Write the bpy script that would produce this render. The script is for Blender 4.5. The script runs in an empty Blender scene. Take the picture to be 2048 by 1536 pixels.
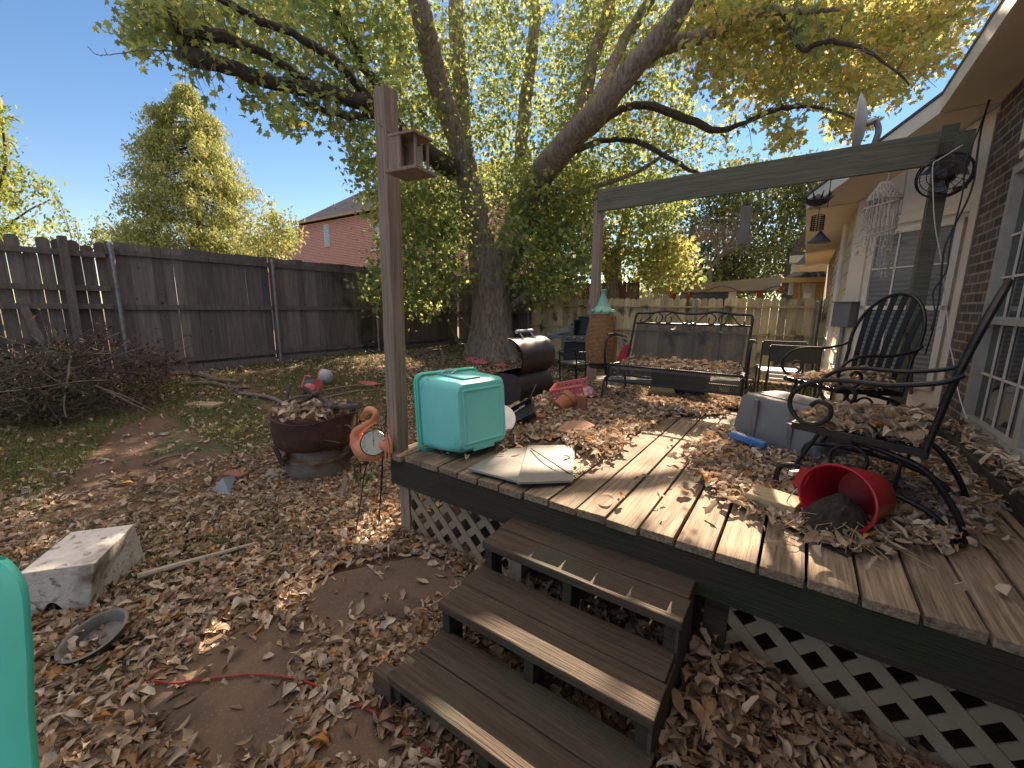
import bpy, math, random
import numpy as np
from mathutils import Vector, Matrix, Euler
random.seed(7); RNG = np.random.default_rng(11)
R_ = math.radians; PI = math.pi
scene = bpy.context.scene
# ---------------------------------------------------------------- camera
F_PX, W_PX, H_PX, CAM_H = 835.0, 2048.0, 1536.0, 1.5
yaw, pitch, roll = R_(34.5), R_(10.55), R_(0.55)
FWD = Vector((-math.sin(yaw)*math.cos(pitch), math.cos(yaw)*math.cos(pitch), -math.sin(pitch)))
r0 = Vector((math.cos(yaw), math.sin(yaw), 0)); u0 = r0.cross(FWD)
RT = r0*math.cos(roll)+u0*math.sin(roll); UP = u0*math.cos(roll)-r0*math.sin(roll)
CAMP = Vector((0, 0, CAM_H))
cd = bpy.data.cameras.new('camera'); cam = bpy.data.objects.new('camera', cd)
scene.collection.objects.link(cam); scene.camera = cam
cam.matrix_world = Matrix(((RT.x, UP.x, -FWD.x, 0), (RT.y, UP.y, -FWD.y, 0), (RT.z, UP.z, -FWD.z, CAM_H), (0, 0, 0, 1)))
cd.sensor_width = 36; cd.lens = 36*F_PX/W_PX; cd.clip_start = .05; cd.clip_end = 2000
# ---------------------------------------------------------------- light
SUN_EL, SUN_AZ = R_(31.5), R_(-11.5)
w = bpy.data.worlds.new('World'); scene.world = w; w.use_nodes = True
nt = w.node_tree; nt.nodes.clear()
sk = nt.nodes.new('ShaderNodeTexSky'); sk.sky_type = 'NISHITA'; sk.sun_disc = False
sk.sun_elevation = SUN_EL; sk.sun_rotation = SUN_AZ; sk.air_density = 1.0; sk.dust_density = .0; sk.ozone_density = 4.0
bg = nt.nodes.new('ShaderNodeBackground'); bg.inputs[1].default_value = .15
wo = nt.nodes.new('ShaderNodeOutputWorld')
tcw = nt.nodes.new('ShaderNodeTexCoord'); spw = nt.nodes.new('ShaderNodeSeparateXYZ'); mrw = nt.nodes.new('ShaderNodeMapRange'); mrw.interpolation_type = 'SMOOTHSTEP'
mrw.inputs[1].default_value = .48; mrw.inputs[2].default_value = .80; mrw.inputs[3].default_value = 0; mrw.inputs[4].default_value = 1      # low sky dimmed; overhead an added pale fill that brightens the shade
vmw = nt.nodes.new('ShaderNodeVectorMath'); vmw.operation = 'SCALE'
nt.links.new(tcw.outputs['Generated'], spw.inputs[0]); nt.links.new(spw.outputs[2], mrw.inputs[0]); hsw = nt.nodes.new('ShaderNodeHueSaturation'); hsw.inputs['Saturation'].default_value = 1.2; nt.links.new(sk.outputs[0], hsw.inputs['Color']); nt.links.new(hsw.outputs[0], vmw.inputs[0]); vmw.inputs['Scale'].default_value = .40
mxw = nt.nodes.new('ShaderNodeMixRGB'); mxw.inputs[2].default_value = (2.15, 2.2, 2.3, 1); nt.links.new(mrw.outputs[0], mxw.inputs[0]); nt.links.new(vmw.outputs[0], mxw.inputs[1]); nt.links.new(mxw.outputs[0], bg.inputs[0]); nt.links.new(bg.outputs[0], wo.inputs[0])
sl = bpy.data.lights.new('sun', 'SUN'); sl.energy = 5.0; sl.angle = R_(.5); sl.color = (1, .93, .82)
so = bpy.data.objects.new('sun', sl); scene.collection.objects.link(so)
sd = Vector((math.sin(SUN_AZ)*math.cos(SUN_EL), math.cos(SUN_AZ)*math.cos(SUN_EL), math.sin(SUN_EL)))
so.rotation_euler = sd.to_track_quat('Z', 'Y').to_euler(); so.location = (0, 0, 20)
scene.view_settings.view_transform = 'Standard'; scene.view_settings.look = 'None'
scene.view_settings.exposure = 1.85; scene.view_settings.gamma = 1
scene.view_settings.use_white_balance = True; scene.view_settings.white_balance_temperature = 8600; scene.view_settings.white_balance_tint = 22
scene.cycles.max_bounces = 6; scene.cycles.transparent_max_bounces = 12
# ---------------------------------------------------------------- measuring helpers (picture ray met with a real plane)
def ray(px, py): return FWD+RT*((px-1024)/F_PX)-UP*((py-768)/F_PX)
def onz(px, py, z): d = ray(px, py); return CAMP+d*((z-CAM_H)/d.z)
def ony(px, py, y): d = ray(px, py); return CAMP+d*(y/d.y)
def onx(px, py, x): d = ray(px, py); return CAMP+d*(x/d.x)
def ond(px, py, D): return CAMP+ray(px, py)*D            # D = depth along the view axis
def gz(x, y):
    t = min(1, max(0, (-4.2-x)/4.6)); z = .30*t*t*(3-2*t)
    return z+.025*math.sin(x*1.3+.5)*math.cos(y*1.1)*min(1, max(0, (-2.5-x)/2))
def ong(px, py):
    p = onz(px, py, 0)
    for _ in range(6): p = onz(px, py, gz(p.x, p.y))
    return p
# ---------------------------------------------------------------- materials
MATS = {}
def mat(name, c1, c2=None, scale=6, rough=.75, metal=0, bump=0, bscale=None, stretch=(1, 1, 1), island=0, spots=None, trans=0, gloss=None, alpha=None, dist=.01, hstain=None):
    if name in MATS: return MATS[name]
    m = bpy.data.materials.new(name); m.use_nodes = True; t = m.node_tree; N = t.nodes; L = t.links
    b = N['Principled BSDF']; out = N['Material Output']
    tc = N.new('ShaderNodeTexCoord'); mp = N.new('ShaderNodeMapping'); mp.inputs['Scale'].default_value = stretch
    L.new(tc.outputs['Object'], mp.inputs[0]); vec = mp.outputs[0]
    geo = N.new('ShaderNodeNewGeometry')
    if island:
        ad = N.new('ShaderNodeVectorMath'); ad.operation = 'ADD'
        sc = N.new('ShaderNodeMath'); sc.operation = 'MULTIPLY'; sc.inputs[1].default_value = 97.
        L.new(geo.outputs['Random Per Island'], sc.inputs[0]); L.new(vec, ad.inputs[0]); L.new(sc.outputs[0], ad.inputs[1]); vec = ad.outputs[0]
    nz = N.new('ShaderNodeTexNoise'); nz.inputs['Scale'].default_value = scale; nz.inputs['Detail'].default_value = 8; nz.inputs['Roughness'].default_value = .65
    L.new(vec, nz.inputs['Vector'])
    c2 = c2 or tuple(x*.75 for x in c1)
    cr = N.new('ShaderNodeValToRGB'); cr.color_ramp.elements[0].position = .32; cr.color_ramp.elements[1].position = .68
    cr.color_ramp.elements[0].color = (*c2, 1); cr.color_ramp.elements[1].color = (*c1, 1)
    L.new(nz.outputs[0], cr.inputs[0]); col = cr.outputs[0]
    if spots:
        for (c3, s3, th, st3) in spots:
            n3 = N.new('ShaderNodeTexNoise'); n3.inputs['Scale'].default_value = s3; n3.inputs['Detail'].default_value = 5
            m3 = N.new('ShaderNodeMapping'); m3.inputs['Scale'].default_value = st3; m3.inputs['Location'].default_value = (3.1*s3, 1.7, 8.2)
            L.new(tc.outputs['Object'], m3.inputs[0]); L.new(m3.outputs[0], n3.inputs['Vector'])
            r3 = N.new('ShaderNodeMapRange'); r3.inputs[1].default_value = th; r3.inputs[2].default_value = th+.09
            L.new(n3.outputs[0], r3.inputs[0]); mx = N.new('ShaderNodeMixRGB'); mx.inputs[2].default_value = (*c3, 1)
            L.new(r3.outputs[0], mx.inputs[0]); L.new(col, mx.inputs[1]); col = mx.outputs[0]
    if island:
        hv = N.new('ShaderNodeHueSaturation'); mr = N.new('ShaderNodeMapRange'); mr.inputs[3].default_value = 1-island; mr.inputs[4].default_value = 1+island
        L.new(geo.outputs['Random Per Island'], mr.inputs[0]); L.new(mr.outputs[0], hv.inputs['Value']); L.new(col, hv.inputs['Color']); col = hv.outputs[0]
    L.new(col, b.inputs['Base Color']); b.inputs['Roughness'].default_value = rough; b.inputs['Metallic'].default_value = metal
    if bump:
        n2 = N.new('ShaderNodeTexNoise'); n2.inputs['Scale'].default_value = bscale or scale*2; n2.inputs['Detail'].default_value = 8
        L.new(vec, n2.inputs['Vector']); bp = N.new('ShaderNodeBump'); bp.inputs['Strength'].default_value = bump; bp.inputs['Distance'].default_value = dist
        L.new(n2.outputs[0], bp.inputs['Height']); L.new(bp.outputs[0], b.inputs['Normal'])
    sh = b.outputs[0]
    if trans:
        tr = N.new('ShaderNodeBsdfTranslucent'); L.new(col, tr.inputs[0]); ms = N.new('ShaderNodeMixShader'); ms.inputs[0].default_value = trans
        L.new(b.outputs[0], ms.inputs[1]); L.new(tr.outputs[0], ms.inputs[2]); sh = ms.outputs[0]
    if alpha == 'mesh':           # expanded-metal sheet: rows of small diamond holes
        def ax(expr):
            s = N.new('ShaderNodeVectorMath'); s.operation = 'DOT_PRODUCT'; s.inputs[1].default_value = expr; L.new(tc.outputs['Object'], s.inputs[0])
            a = N.new('ShaderNodeMath'); a.operation = 'SINE'; L.new(s.outputs['Value'], a.inputs[0])
            c = N.new('ShaderNodeMath'); c.operation = 'ABSOLUTE'; L.new(a.outputs[0], c.inputs[0]); return c.outputs[0]
        k = 190.; a1 = ax((k, k*.3, k*1.1)); a2 = ax((k, -k*.3, -k*1.1))
        mn = N.new('ShaderNodeMath'); mn.operation = 'MINIMUM'; L.new(a1, mn.inputs[0]); L.new(a2, mn.inputs[1])
        lt = N.new('ShaderNodeMath'); lt.operation = 'GREATER_THAN'; lt.inputs[1].default_value = .70; L.new(mn.outputs[0], lt.inputs[0])
        tp = N.new('ShaderNodeBsdfTransparent'); ms = N.new('ShaderNodeMixShader'); L.new(lt.outputs[0], ms.inputs[0]); L.new(sh, ms.inputs[1]); L.new(tp.outputs[0], ms.inputs[2]); sh = ms.outputs[0]
    L.new(sh, out.inputs['Surface']); MATS[name] = m; return m
def leafmat(name, stops, rough=.6, trans=.35, vein=0):
    if name in MATS: return MATS[name]
    m = bpy.data.materials.new(name); m.use_nodes = True; t = m.node_tree; N = t.nodes; L = t.links
    b = N['Principled BSDF']; geo = N.new('ShaderNodeNewGeometry'); cr = N.new('ShaderNodeValToRGB')
    e = cr.color_ramp.elements
    while len(e) < len(stops): e.new(.5)
    for i, (p, c) in enumerate(stops): e[i].position = p; e[i].color = (*c, 1)
    L.new(geo.outputs['Random Per Island'], cr.inputs[0])
    tc = N.new('ShaderNodeTexCoord'); nz = N.new('ShaderNodeTexNoise'); nz.inputs['Scale'].default_value = vein or 40; L.new(tc.outputs['Object'], nz.inputs['Vector'])
    mr = N.new('ShaderNodeMapRange'); mr.inputs[3].default_value = .55; mr.inputs[4].default_value = 1.45; L.new(nz.outputs[0], mr.inputs[0])
    hv = N.new('ShaderNodeHueSaturation'); L.new(mr.outputs[0], hv.inputs['Value']); L.new(cr.outputs[0], hv.inputs['Color'])
    L.new(hv.outputs[0], b.inputs['Base Color']); b.inputs['Roughness'].default_value = rough
    b.inputs['Specular IOR Level'].default_value = .25
    tr = N.new('ShaderNodeBsdfTranslucent'); L.new(hv.outputs[0], tr.inputs[0]); ms = N.new('ShaderNodeMixShader'); ms.inputs[0].default_value = trans
    L.new(b.outputs[0], ms.inputs[1]); L.new(tr.outputs[0], ms.inputs[2]); L.new(ms.outputs[0], N['Material Output'].inputs['Surface'])
    MATS[name] = m; return m
def brickmat(name, c1, c2, mortar, u=(1, 1, 0), bw=.2, bh=.075, bump=.6, ms_=.012):
    m = bpy.data.materials.new(name); m.use_nodes = True; t = m.node_tree; N = t.nodes; L = t.links; b = N['Principled BSDF']
    tc = N.new('ShaderNodeTexCoord'); dp = N.new('ShaderNodeVectorMath'); dp.operation = 'DOT_PRODUCT'; dp.inputs[1].default_value = u; L.new(tc.outputs['Object'], dp.inputs[0])
    sp = N.new('ShaderNodeSeparateXYZ'); L.new(tc.outputs['Object'], sp.inputs[0]); cb = N.new('ShaderNodeCombineXYZ')
    L.new(dp.outputs['Value'], cb.inputs[0]); L.new(sp.outputs[2], cb.inputs[1])
    bt = N.new('ShaderNodeTexBrick'); L.new(cb.outputs[0], bt.inputs['Vector']); bt.inputs['Scale'].default_value = 1
    bt.inputs['Brick Width'].default_value = bw; bt.inputs['Row Height'].default_value = bh; bt.inputs['Mortar Size'].default_value = ms_; bt.inputs['Bias'].default_value = 0
    bt.inputs['Color1'].default_value = (*c1, 1); bt.inputs['Color2'].default_value = (*c2, 1); bt.inputs['Mortar'].default_value = (*mortar, 1)
    nz = N.new('ShaderNodeTexNoise'); nz.inputs['Scale'].default_value = 9; nz.inputs['Detail'].default_value = 8; L.new(tc.outputs['Object'], nz.inputs['Vector'])
    mr = N.new('ShaderNodeMapRange'); mr.inputs[3].default_value = .5; mr.inputs[4].default_value = 1.5; L.new(nz.outputs[0], mr.inputs[0])
    hv = N.new('ShaderNodeHueSaturation'); L.new(mr.outputs[0], hv.inputs['Value']); L.new(bt.outputs[0], hv.inputs['Color']); L.new(hv.outputs[0], b.inputs['Base Color'])
    b.inputs['Roughness'].default_value = .9; bp = N.new('ShaderNodeBump'); bp.inputs['Strength'].default_value = bump; bp.inputs['Distance'].default_value = .01; bp.invert = True
    L.new(bt.outputs['Fac'], bp.inputs['Height']); L.new(bp.outputs[0], b.inputs['Normal']); return m
# ---------------------------------------------------------------- mesh helpers
COL = scene.collection
def wloc(o):
    v = Vector((0, 0, 0))
    while o is not None: v += o.location; o = o.parent
    return v
def tagit(o, label=None, cat=None, group=None, kind=None):
    if label: o['label'] = label
    if cat: o['category'] = cat
    if group: o['group'] = group
    if kind: o['kind'] = kind
    return o
def thing(name, label, cat, loc=(0, 0, 0), group=None, rz=0):
    o = bpy.data.objects.new(name, None); COL.objects.link(o); o.location = loc; o.rotation_euler = (0, 0, rz); o.empty_display_size = .1
    return tagit(o, label, cat, group)
class MB:
    def __init__(s, M=None): s.v = []; s.f = []; s.M = M
    def add(s, vs, fs):
        n = len(s.v)
        if s.M is not None: vs = [s.M @ Vector(v) for v in vs]
        s.v += [tuple(v) for v in vs]; s.f += [tuple(i+n for i in f) for f in fs]; return s
    def box(s, c, d, rot=None, taper=1.0):
        M = (rot.to_matrix() if isinstance(rot, Euler) else rot) if rot is not None else Matrix.Identity(3)
        vs = []
        for z in (-1, 1):
            k = 1 if z < 0 else taper
            for x, y in ((-1, -1), (1, -1), (1, 1), (-1, 1)): vs.append(Vector(c)+M @ Vector((x*d[0]/2*k, y*d[1]/2*k, z*d[2]/2)))
        return s.add(vs, [(3, 2, 1, 0), (4, 5, 6, 7), (0, 1, 5, 4), (1, 2, 6, 5), (2, 3, 7, 6), (3, 0, 4, 7)])
    def bar(s, p, q, w, h, up=(0, 0, 1)):
        p, q = Vector(p), Vector(q); z = (q-p); L = z.length
        if L < 1e-6: return s
        z.normalize(); x = Vector(up).cross(z)
        if x.length < 1e-3: x = Vector((1, 0, 0)).cross(z)
        x.normalize(); y = z.cross(x); M = Matrix((x, y, z)).transposed()
        return s.box((p+q)/2, (w, h, L), M)
    def tube(s, pts, r, n=8, caps=True, closed=False):
        pts = [Vector(p) for p in pts]; k = len(pts); rs = r if hasattr(r, '__len__') else [r]*k
        t = None; rings = []; prev = None
        for i, p in enumerate(pts):
            a = pts[(i-1) % k] if (closed or i > 0) else p; b = pts[(i+1) % k] if (closed or i < k-1) else p
            d = b-a
            if d.length < 1e-9: d = Vector((0, 0, 1))
            d.normalize()
            if prev is None:
                x = Vector((0, 0, 1)).cross(d)
                if x.length < 1e-2: x = Vector((1, 0, 0)).cross(d)
            else: x = prev-d*prev.dot(d)
            x.normalize(); prev = x; y = d.cross(x)
            rings.append([p+x*(rs[i]*math.cos(2*PI*j/n))+y*(rs[i]*math.sin(2*PI*j/n)) for j in range(n)])
        vs = [v for R in rings for v in R]; fs = []
        for i in range(k-1 if not closed else k):
            for j in range(n): a = i*n; b = ((i+1) % k)*n; fs.append((a+j, a+(j+1) % n, b+(j+1) % n, b+j))
        if caps and not closed: fs += [tuple(range(n-1, -1, -1)), tuple((k-1)*n+j for j in range(n))]
        return s.add(vs, fs)
    def lathe(s, prof, n=24, M=None, caps=True, wob=0):
        vs = []; k = len(prof)
        for (r, z) in prof:
            for j in range(n):
                a = 2*PI*j/n; rr = r*(1+wob*math.sin(3*a+z*9)); v = Vector((rr*math.cos(a), rr*math.sin(a), z)); vs.append(M @ v if M is not None else v)
        fs = [(i*n+j, i*n+(j+1) % n, (i+1)*n+(j+1) % n, (i+1)*n+j) for i in range(k-1) for j in range(n)]
        if caps: fs += [tuple(range(n-1, -1, -1)), tuple((k-1)*n+j for j in range(n))]
        return s.add(vs, fs)
    def poly(s, pts, th=0, nrm=(0, 0, 1)):
        k = len(pts); pts = [Vector(p) for p in pts]
        if not th: return s.add(pts, [tuple(range(k))])
        o = Vector(nrm)*th
        return s.add(pts+[p+o for p in pts], [tuple(range(k-1, -1, -1)), tuple(range(k, 2*k))]+[(i, (i+1) % k, k+(i+1) % k, k+i) for i in range(k)])
    def build(s, name, m, parent=None, smooth=False, bev=0, loc=None, sub=0, label=None):
        me = bpy.data.meshes.new(name); base = wloc(parent) if parent is not None else Vector(loc or (0, 0, 0))
        me.from_pydata([(v[0]-base.x, v[1]-base.y, v[2]-base.z) for v in s.v], [], s.f); me.materials.append(m)
        o = bpy.data.objects.new(name, me); COL.objects.link(o)
        if parent is not None: o.parent = parent
        else: o.location = base
        if smooth:
            me.polygons.foreach_set('use_smooth', [True]*len(me.polygons))
            try: me.set_sharp_from_angle(angle=R_(40))
            except Exception: pass
        if bev:
            b = o.modifiers.new('b', 'BEVEL'); b.width = bev; b.segments = 2; b.limit_method = 'ANGLE'; b.angle_limit = R_(40)
        if sub: d = o.modifiers.new('s', 'SUBSURF'); d.levels = sub; d.render_levels = sub
        me.update()
        if label: o['label'] = label
        return o
def fast(name, V, k, m, parent=None, smooth=False, F=None):
    """V: (n,nv,3) points of n pieces; each is one k-gon, or F = faces inside a piece (all the same size)."""
    n, nv = V.shape[:2]; base = np.array(wloc(parent) if parent is not None else (0, 0, 0))
    if F is None: F = np.arange(nv)[None, :]
    F = np.asarray(F); nf, k = F.shape
    idx = (F[None]+(np.arange(n)*nv)[:, None, None]).reshape(-1)
    me = bpy.data.meshes.new(name); me.vertices.add(n*nv); me.vertices.foreach_set('co', (V.reshape(-1, 3)-base).astype(np.float32).ravel())
    me.loops.add(len(idx)); me.loops.foreach_set('vertex_index', idx.astype(np.int32))
    me.polygons.add(n*nf); me.polygons.foreach_set('loop_start', (np.arange(n*nf)*k).astype(np.int32)); me.polygons.foreach_set('loop_total', np.full(n*nf, k, np.int32))
    if smooth: me.polygons.foreach_set('use_smooth', np.ones(n*nf, bool))
    me.update(calc_edges=True); me.validate(); me.materials.append(m)
    o = bpy.data.objects.new(name, me); COL.objects.link(o)
    if parent is not None: o.parent = parent
    return o
def smoothpts(pts, rs, it=2):
    pts = [Vector(p) for p in pts]; n = 5; P = []; Rr = []
    for i in range(len(pts)-1):
        a = pts[max(i-1, 0)]; b = pts[i]; c = pts[i+1]; d = pts[min(i+2, len(pts)-1)]
        for j in range(n):
            t = j/n; P.append(.5*((2*b)+(c-a)*t+(2*a-5*b+4*c-d)*t*t+(3*b-a-3*c+d)*t**3)); Rr.append(rs[i]*(1-t)+rs[i+1]*t)
    P.append(pts[-1]); Rr.append(rs[-1]); return P, Rr
def curve(pts, n=6): return smoothpts(pts, [1]*len(pts))[0]
def frames(n, tilt, rng=RNG):
    """random orthonormal frames; tilt 0 = flat on ground, 1 = any way"""
    a = rng.uniform(0, 2*PI, n); nz = np.stack([rng.normal(0, tilt, n), rng.normal(0, tilt, n), np.ones(n)], 1); nz /= np.linalg.norm(nz, axis=1)[:, None]
    x = np.stack([np.cos(a), np.sin(a), np.zeros(n)], 1); x -= nz*(x*nz).sum(1)[:, None]; x /= np.linalg.norm(x, axis=1)[:, None]
    y = np.cross(nz, x); return x, y, nz
MAPLE = np.array([(0, -.5), (.12, -.3), (.42, -.32), (.3, -.1), (.55, .18), (.2, .1), (.2, .3), (0, .6), (-.2, .3), (-.2, .1), (-.55, .18), (-.3, -.1), (-.42, -.32), (-.12, -.3)])
def hang_leaves(name, P, size, m, parent=None, shape=MAPLE, fold=.25):
    n = len(P); a = RNG.uniform(0, 2*PI, n)
    y = np.stack([RNG.normal(0, .6, n), RNG.normal(0, .6, n), -np.ones(n)*.65+RNG.normal(0, .5, n)], 1); y /= np.linalg.norm(y, axis=1)[:, None]   # tips droop
    h = np.stack([np.cos(a), np.sin(a), np.zeros(n)], 1); x = h-y*(h*y).sum(1)[:, None]; x /= np.linalg.norm(x, axis=1)[:, None]; z = np.cross(x, y)
    s = (size*RNG.uniform(.65, 1.3, n))[:, None, None]
    V = P[:, None, :]+s*(x[:, None]*shape[None, :, 0, None]+y[:, None]*shape[None, :, 1, None]+z[:, None]*(fold*np.abs(shape[None, :, 0, None])))
    return fast(name, V, len(shape), m, parent)
def litter(name, P, size, m, tilt=.5, parent=None, lift=.012, near=True):
    """dead leaves rolled up along their length: a grid with a soft lobed outline bent round an arc, and curved end to end"""
    n = len(P); x, y, z = frames(n, tilt); es = (-1, -.5, 0, .5, 1) if near else (-1, 0, 1); k = len(es)
    us = np.array([-.56, -.36, -.13, .1, .32, .56]); wd = np.array([.05, .20, .19, .27, .18, .02])
    wv = wd[None, :]*RNG.uniform(.6, 1.3, (n, 6)); c1 = RNG.uniform(-3.0, 3.0, n)[:, None]; th = RNG.uniform(.5, 2.7, n)[:, None]*RNG.uniform(.75, 1.2, (n, 6)); asy = RNG.uniform(.4, 1.25, (n, 2))
    sk_ = RNG.uniform(-.3, .3, (n, 1)); V = np.zeros((n, 6*k, 3)); s = (size*np.clip(np.exp(RNG.normal(0, .32, n)), .4, 1.6))[:, None, None]
    for j, e in enumerate(es):
        a = e*th*(asy[:, :1] if e > 0 else asy[:, 1:]); ws = wv*1.15
        X = us[None]*(1-.1*np.abs(c1)/2)+0*a; Y = ws*np.sin(a)/th*1.25+sk_*us[None]**2*1.2; Z = .4*c1*us[None]**2+ws*(1-np.cos(a))/th*1.25+RNG.normal(0, .018, (n, 6))
        V[:, j::k] = X[..., None]*x[:, None]+Y[..., None]*y[:, None]+Z[..., None]*z[:, None]
    V = P[:, None]+V*s; mn = V[:, :, 2].min(1)-P[:, 2]; V[:, :, 2] -= (mn*.75)[:, None]; V[:, :, 2] += lift
    F = [(i*k+j, (i+1)*k+j, (i+1)*k+j+1, i*k+j+1) for i in range(5) for j in range(k-1)]
    return fast(name, V, 4, m, parent, F=F, smooth=True)
def inpoly(x, y, poly):
    r = np.zeros(len(x), bool); k = len(poly)
    for i in range(k):
        (x1, y1), (x2, y2) = poly[i], poly[(i+1) % k]
        c = ((y1 > y) != (y2 > y)) & (x < (x2-x1)*(y-y1)/((y2-y1) if y2 != y1 else 1e-9)+x1); r ^= c
    return r
def vnoise(x, y, s, seed=0):
    return (np.sin(x*s+seed)*np.cos(y*s*1.3+seed*2)+.6*np.sin(x*s*2.3-y*s*1.7+seed*3)+.4*np.cos(x*s*4.1+y*s*3.7+seed))/2
def copy_tree(o, parent=None):
    c = o.copy(); COL.objects.link(c); c.parent = parent
    for ch in list(o.children): copy_tree(ch, c)
    return c
# ---------------------------------------------------------------- material set
deckwood = mat('deck_wood', (.34, .26, .18), (.10, .075, .053), scale=2.2, rough=.85, bump=.9, bscale=4, stretch=(34, 1.6, 34), island=.16, spots=[((.10, .085, .065), 2.5, .6, (1, 1, 1)), ((.09, .06, .04), 5, .66, (3, .6, 3))], dist=.006)
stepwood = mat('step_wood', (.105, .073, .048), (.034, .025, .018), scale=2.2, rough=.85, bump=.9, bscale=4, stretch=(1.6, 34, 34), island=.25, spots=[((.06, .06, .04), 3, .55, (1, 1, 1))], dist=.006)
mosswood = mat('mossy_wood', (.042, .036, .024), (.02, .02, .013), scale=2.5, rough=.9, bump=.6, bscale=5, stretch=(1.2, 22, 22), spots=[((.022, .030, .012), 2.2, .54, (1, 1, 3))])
postwood = mat('post_wood', (.36, .27, .21), (.17, .125, .10), scale=2, rough=.88, bump=1.0, bscale=3.5, stretch=(36, 36, 1.2), spots=[((.07, .045, .035), 4, .68, (2, 2, .8))], dist=.008)
beamwood = mat('beam_wood', (.15, .15, .115), (.08, .085, .06), scale=2, rough=.9, bump=.6, bscale=4, stretch=(1.2, 24, 24))
fencedark = mat('fence_dark', (.22, .185, .165), (.12, .10, .092), scale=2.0, rough=.92, bump=.5, bscale=4, stretch=(12, 12, .9), island=.3, spots=[((.03, .024, .02), 9, .67, (1, 1, 1)), ((.05, .045, .04), 1.2, .58, (1, 1, .5))])
fencelight = mat('fence_light', (.66, .51, .29), (.40, .30, .17), scale=2.0, rough=.92, bump=.5, bscale=4, stretch=(12, 12, .9), island=.3, spots=[((.10, .10, .05), 3.5, .55, (1, 1, .6)), ((.09, .065, .04), 10, .68, (1, 1, 1))])
fencered = mat('fence_red', (.22, .13, .085), (.12, .07, .05), scale=2, rough=.9, stretch=(10, 10, .8), island=.2)
galv = mat('galvanised', (.30, .31, .31), (.17, .18, .18), scale=14, rough=.5, metal=.5, bump=.1)
blackmetal = mat('black_metal', (.016, .016, .018), (.01, .01, .011), scale=30, rough=.38, metal=.2, bump=.12, spots=[((.07, .05, .04), 14, .69, (1, 1, 1))])
meshmetal = mat('mesh_metal', (.018, .018, .02), scale=30, rough=.45, metal=.2, alpha='mesh')
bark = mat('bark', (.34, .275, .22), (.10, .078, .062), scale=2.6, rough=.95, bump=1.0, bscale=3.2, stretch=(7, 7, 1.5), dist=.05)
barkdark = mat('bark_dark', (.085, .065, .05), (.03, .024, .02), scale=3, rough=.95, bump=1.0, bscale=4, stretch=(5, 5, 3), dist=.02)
twig = mat('twig', (.24, .19, .15), (.12, .095, .078), scale=9, rough=.9, bump=.3)
twigdark = mat('twig_dark', (.12, .095, .08), (.05, .04, .035), scale=9, rough=.9)
teal = mat('teal_plastic', (.12, .66, .64), (.10, .60, .58), scale=3, rough=.42, bump=.05, spots=[((.06, .36, .35), 5, .60, (1, 1, .5)), ((.16, .13, .09), 14, .69, (1, .5, 1)), ((.05, .12, .11), 40, .70, (3, .4, 1))])
teallid = mat('teal_rim', (.02, .68, .54), (.02, .6, .47), scale=3, rough=.35)
greyplastic = mat('grey_plastic', (.15, .155, .16), (.12, .125, .13), scale=4, rough=.5, bump=.05, spots=[((.20, .19, .16), 7, .66, (1, 1, 1))])
bluedark = mat('dark_blue_plastic', (.012, .022, .055), (.008, .014, .035), scale=4, rough=.5)
bluebright = mat('blue_plastic', (.03, .18, .42), (.025, .14, .34), scale=6, rough=.4)
redplastic = mat('red_plastic', (.42, .012, .022), (.33, .01, .018), scale=5, rough=.35)
rust = mat('rust', (.085, .035, .026), (.04, .020, .018), scale=7, rough=.9, bump=.6, bscale=30, spots=[((.16, .065, .035), 6, .62, (1, 1, 1))])
rustgalv = mat('rusty_galvanised', (.22, .20, .17), (.13, .10, .08), scale=5, rough=.7, metal=.3, bump=.2, spots=[((.15, .07, .04), 5, .50, (1, 1, 1.5))])
stucco = mat('weathered_white', (.72, .70, .66), (.52, .50, .46), scale=12, rough=.95, bump=.5, bscale=60, spots=[((.22, .17, .13), 3.2, .62, (1, 1, 1)), ((.30, .27, .23), 22, .57, (1, 1, 1))])
terracotta = mat('terracotta', (.40, .15, .075), (.32, .12, .06), scale=8, rough=.85, bump=.1)
brickred = mat('loose_brick', (.32, .14, .085), (.22, .09, .055), scale=12, rough=.9, bump=.5, bscale=60, spots=[((.4, .32, .25), 7, .66, (1, 1, 1))])
paverm = mat('paver', (.42, .24, .16), (.30, .17, .11), scale=12, rough=.9, bump=.5, bscale=60)
pink = mat('pink_plastic', (.75, .20, .20), (.66, .16, .16), scale=6, rough=.4)
hotpink = mat('faded_pink', (.55, .13, .17), (.42, .09, .12), scale=9, rough=.7)
whitep = mat('white_plastic', (.62, .61, .57), (.5, .49, .46), scale=9, rough=.55)
tile = mat('tile', (.28, .28, .26), (.18, .18, .17), scale=4, rough=.35, bump=.15, bscale=20, spots=[((.42, .26, .12), 5, .7, (1, 1, 1)), ((.25, .24, .21), 11, .66, (3, 1, 1))])
blockwood = mat('cut_wood', (.46, .37, .23), (.30, .24, .14), scale=3, rough=.8, bump=.3, stretch=(4, 20, 20), spots=[((.15, .14, .07), 4, .6, (1, 1, 1))])
siding = mat('house_trim', (.74, .65, .53), (.62, .54, .44), scale=2, rough=.8, bump=.08, spots=[((.27, .22, .17), 7, .66, (1, 1, 1))])
trimwhite = mat('trim_white', (.70, .66, .58), (.56, .52, .46), scale=5, rough=.7, spots=[((.22, .17, .12), 8, .68, (1, 1, 1))])
soffitm = mat('soffit_paint', (.72, .62, .50), (.62, .53, .43), scale=1.6, rough=.85)
vinyl = mat('lattice_vinyl', (.31, .245, .17), (.24, .19, .13), scale=5, rough=.6, spots=[((.3, .25, .19), 6, .64, (1, 1, 1))])
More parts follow.
